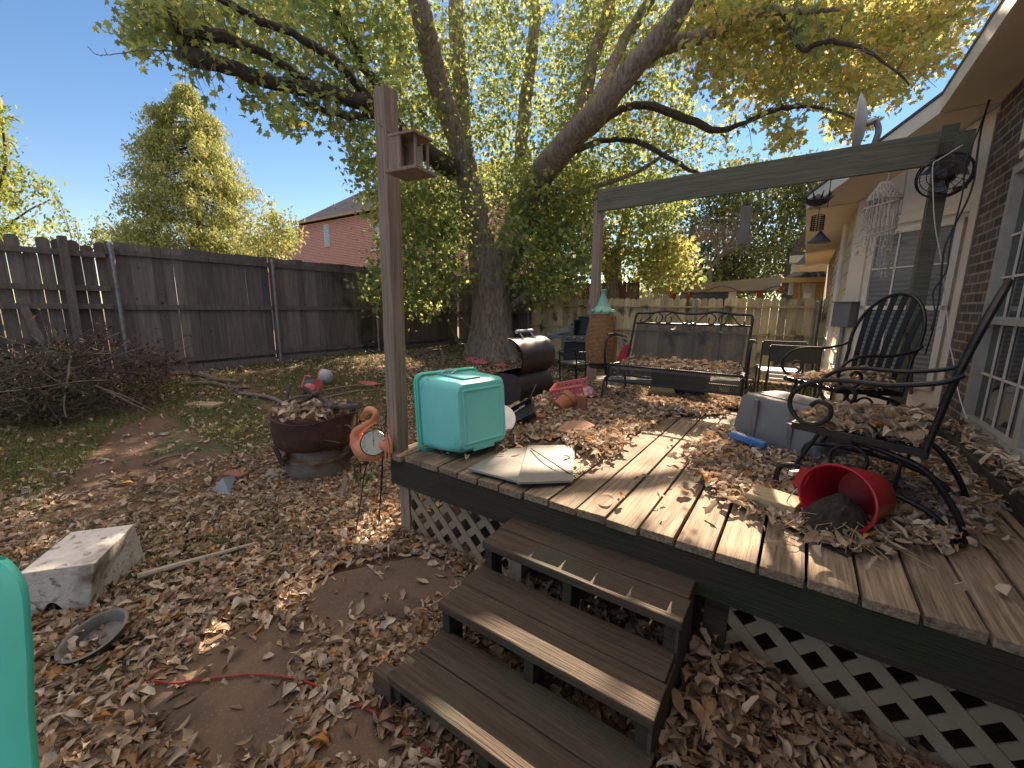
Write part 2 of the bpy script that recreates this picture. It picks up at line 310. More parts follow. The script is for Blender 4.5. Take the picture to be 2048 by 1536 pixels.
shingle = mat('shingle', (.13, .12, .12), (.075, .07, .072), scale=30, rough=.95, bump=.3, stretch=(1, 1, 3))
ringm = mat('wicker', (.42, .23, .10), (.22, .11, .05), scale=30, rough=.6, bump=.2)
mint = mat('mint_ceramic', (.16, .42, .33), (.11, .32, .25), scale=14, rough=.4, spots=[((.30, .04, .05), 9, .70, (1, 1, 1))])
salmon = mat('flamingo_paint', (.68, .27, .16), (.55, .19, .11), scale=16, rough=.45, bump=.25, bscale=40)
orange = mat('cord_orange', (.34, .04, .025), (.25, .03, .02), scale=20, rough=.5)
rope = mat('macrame', (.50, .45, .40), (.36, .32, .29), scale=60, rough=.95, bump=.4)
maroon = mat('maroon_cloth', (.22, .04, .05), (.14, .025, .032), scale=7, rough=.95, bump=.4)
silver = mat('bare_steel', (.50, .50, .50), (.36, .36, .37), scale=12, rough=.3, metal=.9)
soil = mat('soil', (.045, .035, .028), (.02, .016, .013), scale=20, rough=1, bump=1, bscale=50)
yellow = mat('yellow_plastic', (.50, .36, .03), (.4, .28, .03), scale=9, rough=.5)
bluegrey = mat('blue_grey', (.20, .25, .30), (.14, .18, .22), scale=9, rough=.6)
greenleafm = mat('green_leaf', (.05, .12, .035), (.03, .08, .025), scale=14, rough=.6, trans=.3)
cordblack = mat('cord_black', (.015, .015, .022), scale=20, rough=.5)
def glassmat(name, c, rough=.04):
    m = bpy.data.materials.new(name); m.use_nodes = True; b = m.node_tree.nodes['Principled BSDF']; b.inputs['Base Color'].default_value = (*c, 1); b.inputs['Roughness'].default_value = rough
    b.inputs['Specular IOR Level'].default_value = .8
    nz = m.node_tree.nodes.new('ShaderNodeTexNoise'); nz.inputs['Scale'].default_value = 3; bp = m.node_tree.nodes.new('ShaderNodeBump'); bp.inputs['Strength'].default_value = .03
    m.node_tree.links.new(nz.outputs[0], bp.inputs['Height']); m.node_tree.links.new(bp.outputs[0], b.inputs['Normal']); return m
glass = glassmat('window_glass', (.03, .038, .04)); glass2 = glassmat('window_glass_blinds', (.14, .15, .15), .12); dialm = glassmat('dial_face', (.50, .52, .48), .12)
DEAD = leafmat('dead_leaf', [(0, (.15, .095, .065)), (.2, (.34, .25, .18)), (.45, (.54, .45, .35)), (.62, (.37, .24, .145)), (.8, (.66, .58, .48)), (.9, (.42, .31, .22)), (.995, (.52, .26, .08))], rough=.8, trans=.22, vein=25)
DEADSHADE = leafmat('dead_leaf_shaded', [(0, (.09, .055, .035)), (.25, (.20, .135, .09)), (.5, (.33, .25, .18)), (.75, (.22, .13, .075)), (.92, (.42, .34, .26))], rough=.7, trans=.15, vein=25)  # darker copy of the dead leaf colours, standing in for shade by the steps
GREENL = leafmat('maple_green', [(0, (.15, .22, .095)), (.4, (.24, .32, .12)), (.75, (.35, .42, .14)), (.92, (.50, .52, .15)), (.99, (.58, .46, .13))], trans=.58)
YELLOWL = leafmat('maple_yellow', [(0, (.24, .29, .10)), (.35, (.38, .40, .14)), (.65, (.54, .51, .18)), (.88, (.62, .49, .18)), (.98, (.55, .31, .13))], trans=.6)
OAKL = leafmat('far_leaf', [(0, (.07, .10, .05)), (.5, (.11, .15, .06)), (.85, (.18, .22, .08)), (.97, (.30, .28, .09))], trans=.4)
CYPL = leafmat('cypress_leaf', [(0, (.17, .22, .09)), (.4, (.29, .34, .12)), (.75, (.42, .44, .15)), (.95, (.50, .43, .16))], trans=.35)
GRASS = leafmat('grass_blade', [(0, (.08, .13, .035)), (.5, (.13, .19, .05)), (.85, (.22, .23, .08)), (1, (.25, .2, .1))], trans=.3)
# ================================================================ ground
def axis(a, b, n, far): 
    k = np.array([1.5, 4, 10, 25, 60, 150, 400])
    return np.concatenate([a-k[::-1]*far, np.linspace(a, b, n), b+k*far])
gx = axis(-12, 5, 190, 1.); gy = axis(-2.5, 12, 160, 1.)
XX, YY = np.meshgrid(gx, gy); ZZ = np.vectorize(gz)(XX, YY)
nn = (RNG.normal(0, .006, XX.shape)); ZZ = ZZ+nn*(np.abs(XX) < 14)*(YY < 13)-np.where((XX > -2.2) & (YY < 1.75) & (YY > -2.4) & (XX < 1.2), .02, 0)
nx_, ny_ = len(gx), len(gy)
me = bpy.data.meshes.new('ground'); me.from_pydata(np.stack([XX.ravel(), YY.ravel(), ZZ.ravel()], 1).tolist(), [], [(j*nx_+i, j*nx_+i+1, (j+1)*nx_+i+1, (j+1)*nx_+i) for j in range(ny_-1) for i in range(nx_-1)])
gm = mat('dirt', (.16, .10, .065), (.075, .048, .033), scale=3, rough=.98, bump=.8, bscale=26, spots=[((.055, .07, .028), 1.1, .53, (1, 1, 1)), ((.22, .17, .13), 40, .62, (1, 1, 1))], dist=.02)
me.materials.append(gm); me.polygons.foreach_set('use_smooth', [True]*len(me.polygons)); go = bpy.data.objects.new('ground', me); COL.objects.link(go); go['kind'] = 'structure'
slabm = mat('old_concrete', (.17, .115, .078), (.09, .06, .042), scale=3, rough=.95, bump=.7, bscale=70, spots=[((.21, .155, .11), 120, .60, (1, 1, 1)), ((.085, .062, .048), 2.2, .55, (1, 1, 1))], dist=.006)
po = MB().poly([(-2.15, .3, .0), (-2.0, 1.2, .0), (-1.72, 1.62, .0), (1.1, 1.6, .0), (1.2, -1.5, .0), (-2.3, -1.5, .0)], .012).build('path', slabm); po['kind'] = 'structure'
# leaf litter on the ground, thinner over the bare patches
def world_poly(pts, z=0): return [(p.x, p.y) for p in (onz(a, b, z) for a, b in pts)]
bare = [world_poly(q) for q in ([(600, 1190), (690, 1125), (800, 1112), (880, 1112), (930, 1165), (880, 1200), (800, 1240), (700, 1255), (620, 1250)],
    [(345, 1345), (480, 1262), (560, 1240), (640, 1300), (560, 1380), (600, 1440), (520, 1536), (400, 1536), (300, 1440), (230, 1470)],
    [(720, 1400), (790, 1440), (860, 1536), (600, 1536), (650, 1450)])]
soft = [world_poly(q) for q in ([(230, 880), (330, 850), (460, 900), (520, 960), (380, 1000), (150, 1060), (60, 1060), (120, 990)], [(420, 790), (560, 760), (760, 790), (770, 830), (640, 860), (450, 850)])]
def scatter(n, x0, x1, y0, y1): return RNG.uniform(x0, x1, n), RNG.uniform(y0, y1, n)
def place(x, y, keep): 
    x, y = x[keep], y[keep]; z = np.vectorize(gz)(x, y); return np.stack([x, y, z], 1)
x1, y1 = scatter(78000, -4.6, 1.2, -.7, 3.4); u = RNG.uniform(0, 1, len(x1)); d = .80+.5*vnoise(x1, y1, 2.1, 1)
for q in bare: d = np.where(inpoly(x1+RNG.normal(0, .03, len(x1)), y1+RNG.normal(0, .03, len(x1)), q), .03, d)
for q in soft: d = np.where(inpoly(x1, y1, q), .15, d)
P1 = place(x1, y1, (u < d) & ~((x1 > -2.1) & (y1 > 1.8)))
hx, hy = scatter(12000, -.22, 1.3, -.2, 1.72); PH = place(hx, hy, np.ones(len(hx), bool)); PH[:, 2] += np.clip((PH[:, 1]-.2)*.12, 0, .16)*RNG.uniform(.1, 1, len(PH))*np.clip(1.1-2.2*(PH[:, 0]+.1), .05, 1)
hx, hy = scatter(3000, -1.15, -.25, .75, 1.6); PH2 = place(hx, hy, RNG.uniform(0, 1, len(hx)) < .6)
x2, y2 = scatter(46000, -9, 1.8, 2.2, 9.9); u = RNG.uniform(0, 1, len(x2)); d = .75+.5*vnoise(x2, y2, 1.2, 4)-.35*(x2 < -6.2)*(y2 < 5)
for q in soft: d = np.where(inpoly(x2, y2, q), .12, d)
P2 = place(x2, y2, (u < d) & ~((x2 > -2.1) & (x2 < .95) & (y2 < 4.75)))
x3, y3 = scatter(11000, -9, -4.2, -.6, 3.2); u = RNG.uniform(0, 1, len(x3)); d = .55+.4*vnoise(x3, y3, 1.5, 2)-.25*(x3 < -5.5)
for q in soft: d = np.where(inpoly(x3, y3, q), .12, d)
P3 = place(x3, y3, u < d)
o = litter('leaf_litter', P1, .049, DEAD, tilt=.5); tagit(o, 'drift of curled dry maple leaves over the dirt left of the steps', 'leaves', kind='stuff')
o = litter('leaf_litter', np.concatenate([PH, PH2]), .058, DEADSHADE, tilt=.55); tagit(o, 'leaves heaped under and right of the steps, shade put into their colour', 'leaves', kind='stuff')
o = litter('leaf_litter', np.concatenate([P2, P3]), .054, DEAD, tilt=.5, near=False); tagit(o, 'scattered dry leaves across the far yard up to the fences', 'leaves', kind='stuff')
# leaves on the deck
dk = [world_poly(q, .58) for q in ([(985, 905), (1000, 850), (1040, 800), (1180, 775), (1260, 800), (1420, 800), (1440, 830), (1330, 835), (1290, 850), (1240, 880), (1200, 925), (1120, 880), (1060, 885), (1000, 895)],
    [(1390, 905), (1440, 870), (1580, 930), (1900, 900), (1960, 960), (1960, 1060), (1900, 1100), (1800, 1090), (1700, 1110), (1600, 1060), (1520, 1040), (1440, 990), (1400, 960)],
    [(1200, 790), (1450, 775), (1640, 760), (1900, 790), (1900, 850), (1730, 880), (1640, 830), (1440, 820), (1250, 830)])]
xd, yd = scatter(56000, -2.05, .9, 1.72, 4.7); k = np.zeros(len(xd), bool)
for q in dk: k |= inpoly(xd+RNG.normal(0, .05, len(xd)), yd+RNG.normal(0, .05, len(xd)), q)
k &= (RNG.uniform(0, 1, len(xd)) < .75); k |= RNG.uniform(0, 1, len(xd)) < .004
PD = np.stack([xd[k], yd[k], np.full(k.sum(), .583)], 1); PD[:, 2] += RNG.uniform(0, .032, len(PD))*np.clip(vnoise(PD[:, 0], PD[:, 1], 3, 5)+.8, 0, 1.5)
o = litter('leaf_litter', PD, .050, DEAD, tilt=.55); tagit(o, 'dry brown and orange leaves heaped on the deck boards', 'leaves', kind='stuff')
xs, ys = scatter(220, .89, 1.09, 1.8, 4.3); o = litter('leaf_litter', np.stack([xs, ys, np.full(220, .672)], 1), .06, DEAD); tagit(o, 'leaves caught on the ledge under the big window', 'leaves', kind='stuff')
# grass
xg, yg = scatter(190000, -9, -2.6, .0, 9.8); u = RNG.uniform(0, 1, len(xg)); d = .15+.45*vnoise(xg, yg, .9, 7)+.9*(xg < -4.3)*(yg < 2.6)+.25*(yg > 3)*(xg < -3.5)
d = np.where(inpoly(xg, yg, soft[0]), 0, d); kk = u < d*.8; xg, yg = xg[kk], yg[kk]
x4, y4 = scatter(9000, -1.2, 1.1, 5.2, 9.6); xg = np.concatenate([xg, x4]); yg = np.concatenate([yg, y4])
n = len(xg); zg = np.vectorize(gz)(xg, yg); B = np.stack([xg, yg, zg], 1); a = RNG.uniform(0, 2*PI, n); hh = RNG.uniform(.025, .085, n); ww = RNG.uniform(.003, .006, n)
dx = np.stack([np.cos(a), np.sin(a), 0*a], 1); tip = B+np.stack([RNG.normal(0, .03, n), RNG.normal(0, .03, n), hh], 1)
o = fast('grass', np.stack([B-dx*ww[:, None], B+dx*ww[:, None], tip], 1), 3, GRASS); tagit(o, 'short thin green grass between the fallen leaves', 'grass', kind='stuff')
# ================================================================ deck
deck = thing('deck', 'weathered raised wooden deck with lattice skirt beside the brick house', 'deck', (-.6, 3.2, 0))
mb = MB()
for i in range(20):
    xa = -2.092+.147*i; w_ = .139; y0 = 1.655+random.uniform(-.010, .005)+(-.02 if i < 1 else 0)
    yy = [y0, 2.4, 3.3, 4.76]; vs = []
    for y in yy:
        dz = random.uniform(-.002, .003); tl = random.uniform(-.002, .002); jx = random.uniform(-.0015, .0015)
        vs += [(xa+.004+jx, y, .542), (xa+w_+jx, y, .542), (xa+w_+jx, y, .578+dz+tl), (xa+.004+jx, y, .578+dz-tl)]
    fs = [(0, 1, 2, 3), (15, 14, 13, 12)]
    for s in range(3):
        for j in range(4): a = s*4; fs.append((a+j, a+(j+1) % 4, a+4+(j+1) % 4, a+4+j)[::-1])
    mb.add(vs, fs)
mb.build('deck_boards', deckwood, deck, bev=.003)
MB().box((-.595, 1.682, .452), (2.99, .038, .180)).build('rim_joist', mosswood, deck, bev=.004)
MB().box((-2.075, 3.22, .463), (.038, 2.99, .156)).build('side_joist', beamwood, deck, bev=.004)
MB().box((-.595, 4.74, .463), (2.94, .038, .156)).build('back_joist', beamwood, deck)
mb = MB()
for y in (2.3, 2.9, 3.5, 4.1): mb.box((-.595, y, .465), (2.9, .038, .15))
mb.build('floor_joist', beamwood, deck)
for (x, y) in ((-2.03, 1.76), (-1.15, 1.76), (-.16, 1.76), (.8, 1.76), (-2.03, 4.66), (.8, 4.66), (-.6, 3.2)):
    MB().box((x, y, .19), (.088, .088, .42)).build('support_post', postwood if x < -1 else stepwood, deck, bev=.004)
def lattice(xa, xb, z0, z1, yb, sp=.148, w_=.042):
    mb = MB(); H = z1-z0
    for sgn in (1, -1):
        s = xa-H-sp
        while s < xb+H+sp:
            # strip through (s,z0) going up with slope sgn, clipped to the panel
            pts = []
            a, b = s, s+sgn*H; t0, t1 = 0., 1.
            for lim, side in ((xa, 1), (xb, -1)):
                va, vb = (a-lim)*side, (b-lim)*side
                if va < 0 and vb < 0: t1 = -1
                elif va < 0: t0 = max(t0, va/(va-vb))
                elif vb < 0: t1 = min(t1, va/(va-vb))
            if t1-t0 > .02:
                p = Vector((a+(b-a)*t0, yb+sgn*.004, z0+H*t0)); q = Vector((a+(b-a)*t1, yb+sgn*.004, z0+H*t1)); mb.bar(p, q, w_, .007, up=(0, 1, 0))
            s += sp
    return mb
m1 = lattice(-2.0, -1.14, .0, .40, 1.735); m1.build('lattice_panel', vinyl, deck, label='beige lattice panel left of the steps')
m1 = lattice(-.2, 1.25, -.01, .39, 1.735, .155, .048); m1.build('lattice_panel', vinyl, deck, label='beige lattice panel right of the steps')
MB().box((.985, 2.95, .625), (.2, 2.9, .09)).build('house_ledge', mosswood, deck, bev=.004)
MB().box((1.18, 1.682, .452), (.56, .037, .179)).build('rim_joist', mosswood, deck)
mb = MB()
for i in range(2): mb.box((.923+i*.147, 2.9, .56), (.14, 2.5, .036))
mb.build('edge_boards', deckwood, deck)
# ---- steps
st = thing('wooden_steps', 'three weathered open wooden steps leading up to the deck', 'steps', (-.68, 1.3, 0))
for (zt, yf, wd) in ((.425, 1.39, .29), (.288, 1.10, .31), (.15, .835, .30)):
    for k in range(2):
        b = wd/2-.004; y0 = yf+k*(wd/2); j = random.uniform(-.012, .012)
        MB().box((-.678+j, y0+b/2, zt-.019+random.uniform(-.002, .001)), (.89, b, .038)).build('tread', stepwood, st, bev=.005)
for x in (-1.09, -.68, -.268):
    for (zt, yf, yb) in ((.425, 1.39, 1.67), (.288, 1.10, 1.40), (.15, .835, 1.12)):
        mb = MB(); mb.box((x, yf+.055, (zt-.04)/2), (.04, .085, zt-.042)); mb.box((x, (yf+.10+yb)/2, zt-.085), (.038, yb-yf-.10, .088)); mb.build('stringer', mosswood, st, bev=.003)
for (zt, yf, yb) in ((.425, 1.40, 1.66), (.288, 1.11, 1.40), (.15, .85, 1.11)): MB().box((-.243, (yf+yb)/2, zt/2-.02), (.012, yb-yf-.004, zt-.04)).build('side_board', stepwood, st)
mb = MB(); mb.box((-.68, 1.66, .33), (.86, .03, .14)); mb.build('riser_board', stepwood, st)
MB().box((-1.155, .86, .065), (.10, .06, .13)).build('stringer', stepwood, st, bev=.004)
# ---- posts and beam
def post(name, label, x, y, z0, z1, w_=.089, m=postwood, lean=(0, 0)):
    p = MB(); n = 9
    pts = [(x+lean[0]*i/n, y+lean[1]*i/n, z0+(z1-z0)*i/n) for i in range(n+1)]
    for i in range(n):
        a, b = pts[i], pts[i+1]
    vs = []
    for i, (a, b, c) in enumerate(pts):
        e = .0015
        for sx, sy in ((-1, -1), (1, -1), (1, 1), (-1, 1)): vs.append((a+sx*w_/2+random.uniform(-e, e), b+sy*w_/2+random.uniform(-e, e), c+(random.uniform(-.012, .012) if i == n else 0)))
    fs = [(3, 2, 1, 0), tuple(n*4+j for j in range(4))]+[(i*4+j, i*4+(j+1) % 4, i*4+4+(j+1) % 4, i*4+4+j) for i in range(n) for j in range(4)]
    p.add(vs, fs); o = p.build(name, m, loc=(x, y, z0), bev=.004); tagit(o, label, 'post', 'posts around the deck'); return o
post('wooden_post', 'tall grey weathered post at the front corner of the deck carrying the bird feeder', -2.068, 1.715, .56, 2.66, .092, lean=(.03, -.01))
post('wooden_post', 'far post standing beside the ringed lantern, holding the left end of the beam', -2.05, 4.70, .0, 2.69, .092)
post('wooden_post', 'greenish post near the house carrying the round fan', .73, 4.72, .0, 2.86, .1, m=beamwood, lean=(.02, 0))
pl = ony(1200, 402, 4.64); pr = ony(1890, 304, 4.60)
mb = MB(); mb.bar((pl.x-.02, 4.63, pl.z), (.68, 4.58, 2.685), .23, .04, up=(0, 1, 0)); 
o = mb.build('overhead_beam', beamwood, loc=(-.6, 4.6, 2.4), bev=.004); tagit(o, 'long greenish wooden beam spanning the two far posts above the bench', 'beam')
MB().box((.83, 4.70, 2.67), (.09, .2, .24)).build('beam_end', beamwood, o)
# ================================================================ fences
def picket(mb, p, w_, z0, z1, dirv, th=.016, dog=0, rnd=0, nrm=None):
    d = Vector(dirv); n = Vector((-d.y, d.x, 0)); a = Vector(p)-d*w_/2; b = Vector(p)+d*w_/2
    if rnd: prof = [(0, z0), (1, z0), (1, z1-.05), (.88, z1-.018), (.5, z1), (.12, z1-.018), (0, z1-.05)]
    elif dog: prof = [(0, z0), (1, z0), (1, z1-.035), (.8, z1), (.2, z1), (0, z1-.035)]
    else: prof = [(0, z0), (1, z0), (1, z1), (0, z1+random.uniform(-.012, .012))]
    pts = [a+(b-a)*t+Vector((0, 0, z-a.z)) for t, z in prof]; mb.poly(pts, th, n)
def pipe(parent, x, y, z0, z1, r=.03):
    mb = MB(); mb.tube([(x, y, z0), (x, y, z1-.04)], r, 12); o = mb.build('fence_post', galv, parent, smooth=True)
    MB().lathe([(r*1.25, z1-.05), (r*1.3, z1-.03), (r*1.05, z1), (r*.4, z1+.018)], 12, Matrix.Translation((x, y, 0))).build('post_cap', galv, o, smooth=True)
    return o
Lf = thing('board_fence', 'tall dark grey board fence with three rails and steel posts along the left', 'fence', (-9, 6, .3))
YC = 10.
def seg(y0, y1, panel, first):
    mb = MB(); y = y0
    while y < y1-.05:
        g = random.choice((.001, .002, .003, .004, .006, .008)); w_ = .138
        zb = gz(-9, y)+.06; picket(mb, (-8.98+random.uniform(-.003, .003), y+w_/2, 0), w_, zb, 2.42-.02*(y-2)/8+random.uniform(-.012, .012), (0, 1, 0)); y += w_+g
    return mb
ys = [1.95, 4.37, 6.85, 9.95]
for a, b in zip(ys[:-1], ys[1:]):
    seg(a, b, None, 0).build('picket_panel', fencedark, Lf)
    for z in (2.27, 1.42, .52): MB().bar((-8.945, a, z+random.uniform(-.01, .01)), (-8.945, b-.02, z+random.uniform(-.01, .01)), .038, .085).build('rail', fencedark, Lf, bev=.003)
    MB().box((-8.94, (a+b)/2, .35), (.03, b-a-.03, .14)).build('kick_board', fencedark, Lf)
pipe(Lf, -8.88, 2.0, .2, 2.40, .034); pipe(Lf, -8.88, 4.40, .2, 2.36, .03); pipe(Lf, -8.88, 6.88, .2, 2.33, .03)
Lg = thing('board_fence', 'patched dark fence section with rounded picket tops behind the brush pile', 'fence', (-9, 0, .3))
mb = MB(); y = -4.2
while y < 1.9:
    w_ = .141; top = 2.38+random.uniform(-.05, .03)
    if 1.02 < y < 1.2: top = 2.2
    picket(mb, (-9.0+random.uniform(-.01, .01), y+w_/2, 0), w_, .35, top, (0, 1, 0), rnd=1); y += w_+random.choice((.002, .006, .012))
mb.build('picket_panel', fencedark, Lg)
for z in (2.2, 1.70, 1.43, .95): MB().bar((-8.95, -4.2, z), (-8.95, 1.94, z+.01), .038, .08).build('rail', fencedark, Lg, bev=.003)
MB().bar((-8.90, 1.47, .3), (-8.90, 1.49, 2.43), .09, .14, up=(1, 0, 0)).build('fence_post', fencedark, Lg, bev=.004)
MB().bar((-8.91, 1.0, 1.42), (-8.88, 1.16, .62), .09, .02, up=(1, 0, 0)).build('brace_board', fencedark, Lg)
# back fence
Bf = thing('picket_fence', 'sunlit brown back fence of rounded pickets behind the bench', 'fence', (-4, 10, 0))
xs = [-8.95, -6.28, -3.75, -1.42, .98]
tops = 1.715
for i, (a, b) in enumerate(zip(xs[:-1], xs[1:])):
    mb = MB(); x = a
    while x < b-.05:
        w_ = .138; tp = 2.35-.62*(x+8.95)/2.6 if x < -6.35 else tops+random.uniform(-.01, .01)
        if x < -6.35: tp = 2.36
        picket(mb, (x+w_/2, 10.02+random.uniform(-.004, .004), 0), w_, gz(x, 10)+.03, tp, (1, 0, 0), rnd=1); x += w_+random.choice((.001, .003, .005, .009, .012))
    mb.build('picket_panel', fencedark if i == 0 else fencelight, Bf)
    for z in ((2.2, 1.3, .45) if i == 0 else (1.53, .98, .30)): MB().bar((a, 9.985, z), (b-.02, 9.985, z+random.uniform(-.015, .015)), .085, .038).build('rail', fencedark if i == 0 else fencelight, Bf, bev=.003)
pipe(Bf, -6.3, 9.93, 0, 1.74, .026); pipe(Bf, ony(1393, 603, 9.93).x, 9.93, 0, ony(1393, 600, 9.93).z, .03); pipe(Bf, ony(1638, 610, 9.93).x, 9.93, 0, ony(1638, 603, 9.93).z, .036)
# things beyond the fences
nb = MB(); x = -9.4
while x < -4.2: picket(nb, (x, 13, 0), .13, 0, 2.28, (1, 0, 0), dog=1); x += .138
o = nb.build('board_fence', fencered, loc=(-6.5, 13, 0)); tagit(o, 'reddish brown neighbour fence showing above the back fence by the big tree', 'fence')
nb = MB(); x = -6.3
bluef = mat('pale_blue_fence', (.36, .40, .47), (.24, .27, .33), scale=3, stretch=(6, 6, 1), island=.2)
while x < -3.8: picket(nb, (x, 16.5, 0), .15, 0, 2.12+.0*x, (1, 0, 0), dog=1); x += .158
o = nb.build('board_fence', bluef, loc=(-5, 16.5, 0)); tagit(o, 'pale blue grey fence far behind, right of the second tree trunk', 'fence')
# ---- brick house behind the left fence
Y1 = 27.0
A_ = ony(700, 429, Y1); EH = A_.z
hb = thing('brick_house', 'two storey red brick house with grey hip roof behind the dark fence', 'house', (A_.x, Y1, 0))
brk = brickmat('red_brick', (.50, .155, .12), (.38, .105, .085), (.66, .50, .43), u=(1, 1, 0), bw=.40, bh=.16, ms_=.022)
xl = ony(598, 450, Y1).x; xr = ony(990, 430, Y1).x
MB().box(((xl+xr)/2, Y1+5, EH/2-.1), (xr-xl, 10, EH-.2)).build('wall', brk, hb)
rp = [(xl-.5, Y1-.5, EH), (xr+.5, Y1-.5, EH), (xr+.5, Y1+10.5, EH), (xl-.5, Y1+10.5, EH), (xl+5, Y1+5, EH+3.9), (xr-2, Y1+5, EH+3.9)]
roof = MB().add(rp, [(0, 1, 5, 4), (1, 2, 5), (2, 3, 4, 5), (3, 0, 4), (3, 2, 1, 0)]).build('roof', mat('grey_roof', (.16, .15, .16), (.09, .085, .09), scale=9, rough=.95, stretch=(1, 1, 4), island=0), hb)
for px_, py_ in ((668, 408), (705, 398), (668, 424), (745, 383)):
    q = ony(px_, py_, Y1+1.2); MB().tube([q, q+Vector((0, 0, -.6))], .09, 8).build('vent_pipe', galv, roof)
MB().box(((xl+xr)/2, Y1-.5, EH-.02), (xr-xl+1, .12, .22)).build('gutter', mat('tan_trim', (.45, .33, .2), scale=3), hb)
def hwin(px0, py0, px1, py1, par, Yw, mm=glass2):
    a = ony(px0, py0, Yw-.04); b = ony(px1, py1, Yw-.04); c = (a+b)/2
    f = MB().box((c.x, Yw-.03, c.z), (abs(b.x-a.x)+.12, .1, abs(a.z-b.z)+.12)).build('window_frame', trimwhite, par)
    MB().box((c.x, Yw-.09, c.z), (abs(b.x-a.x)-.04, .03, abs(a.z-b.z)-.04)).build('pane', mm, f); MB().box((c.x, Yw-.11, c.z), (abs(b.x-a.x), .03, .06)).build('sash_bar', trimwhite, f)
skyg = glassmat('sky_glass', (.30, .36, .36), .1)
hwin(648, 451, 660, 491, hb, Y1, skyg); hwin(752, 440, 775, 488, hb, Y1, skyg)
q = ony(775, 507, Y1-1); MB().box((q.x, Y1-1, q.z), (2.2, 2, .12), Euler((-.25, 0, 0))).build('porch_roof', siding, hb)
# lower garage wing left
q = ony(560, 460, Y1+1); xw0 = ony(520, 470, Y1+3).x
wg = MB().box(((xw0+xl)/2, Y1+5, EH/2-.5), (xl-xw0, 8, EH-1)).build('wall', brk, hb)
MB().add([(xw0-.4, Y1+.6, EH-.75), (xl+.2, Y1+.6, EH-.75), (xl+.2, Y1+5, EH+2.0), (xw0+3, Y1+5, EH+1.2), (xw0-.4, Y1+9, EH-.75), (xl+.2, Y1+9, EH-.75)], [(0, 1, 2, 3), (0, 3, 4), (4, 3, 2, 5), (5, 1, 0, 4)]).build('roof', shingle, hb)
# ---- carport behind the back fence
cpY = 15.
cp = thing('carport', 'open shelter with pale sloping roof and red posts beyond the back fence', 'shelter', (-1.8, cpY, 0))
a = ony(1372, 568, cpY); b = ony(1522, 562, cpY); c2 = ony(1342, 575, cpY)
MB().add([(c2.x-.6, cpY-.1, a.z-.3), (b.x+.5, cpY-.1, b.z-.28), (b.x, cpY+2.2, b.z-.28), (a.x+.2, cpY+2.2, a.z-.28), (c2.x-.6, cpY-.1, a.z-.1), (b.x+.5, cpY-.1, b.z+.12), (b.x, cpY+2.2, b.z+.05), (a.x+.2, cpY+2.2, a.z+.05)],
    [(3, 2, 1, 0), (4, 5, 6, 7), (0, 1, 5, 4), (1, 2, 6, 5), (2, 3, 7, 6), (3, 0, 4, 7)]).build('roof', mat('old_metal_roof', (.30, .26, .20), (.22, .19, .15), scale=2, stretch=(1, 6, 14)), cp)
redp = mat('red_paint', (.33, .07, .04), scale=5)
for px_ in (1343, 1374, 1519): q = ony(px_, 590, cpY+.1); MB().box((q.x, cpY+.3, 1.15), (.16, .16, 2.3)).build('post', redp, cp)
q0 = ony(1340, 600, cpY+2.3); q1 = ony(1455, 600, cpY+2.3); MB().box(((q0.x+q1.x)/2, cpY+2.5, 1.15), (q1.x-q0.x, .05, 1.9)).build('tarp', mat('blue_tarp', (.04, .07, .13), (.025, .045, .09), scale=2, rough=.6, bump=.5), cp)
q = ony(1463, 590, cpY); MB().box((q.x, cpY+.2, 1.6), (.22, .06, 1.1)).build('curtain', whitep, cp)
# string light wire
p0 = ony(1345, 572, 14.7); p1 = ony(1560, 572, 14.7); pts = [p0.lerp(p1, t/14)+Vector((0, 0, -.22*math.sin(PI*t/14*2)**2)) for t in range(15)]
o = MB().tube(pts, .012, 4).build('light_wire', cordblack, loc=p0); tagit(o, 'thin sagging wire strung in front of the shelter roof', 'wire')
# flag
q = ony(1556, 575, 17); fl = thing('flag', 'small red striped flag on a short pole left of the leaning tree trunk', 'flag', q)
MB().tube([ony(1575, 590, 17), ony(1556, 566, 17)], .02, 6).build('pole', galv, fl)
for k in range(6):
    a = ony(1552+k*.5, 570+k*3, 17); b = ony(1569-k*.5, 575+k*2.4, 17); MB().bar(a, b, .06, .01, up=(0, 1, 0)).build('stripe', redplastic if k % 2 == 0 else whitep, fl)
# tan neighbour house to the right
tn = thing('tan_house', 'tan neighbour house corner with gutter and pale window above the back fence', 'house', ony(1620, 620, 18))
tan = mat('tan_wall', (.52, .38, .20), (.44, .32, .17), scale=2)
a = ony(1590, 560, 18); b = ony(1650, 560, 18)
MB().box(((a.x+b.x)/2+1.2, 20, a.z/2), (b.x-a.x+2.4, 4, a.z)).build('wall', tan, tn)
MB().add([(a.x-.4, 17.6, a.z), (b.x+3, 17.6, a.z), (b.x+3, 20, a.z+1.2), (a.x+1.0, 20, a.z+1.2), (a.x-.4, 22, a.z)], [(0, 1, 2, 3), (0, 3, 4), (0, 4, 2, 1)]).build('roof', shingle, tn)
MB().box(((a.x+b.x)/2+1.2, 17.55, a.z-.03), (b.x-a.x+3.2, .12, .16)).build('gutter', tan, tn)
hwin(1608, 570, 1624, 597, tn, 17.99, skyg)
MB().tube(curve([ony(1592, 556, 17.8), ony(1594, 563, 17.8), ony(1599, 568, 17.8), ony(1600, 600, 17.8)]), .05, 6).build('downspout', tan, tn)
q = ony(1592, 540, 19); MB().lathe([(.16, q.z-.9), (.16, q.z+.2), (.24, q.z+.25), (.24, q.z+.5)], 12, Matrix.Translation((q.x, 19, 0))).build('chimney_pipe', whitep, tn, smooth=True)
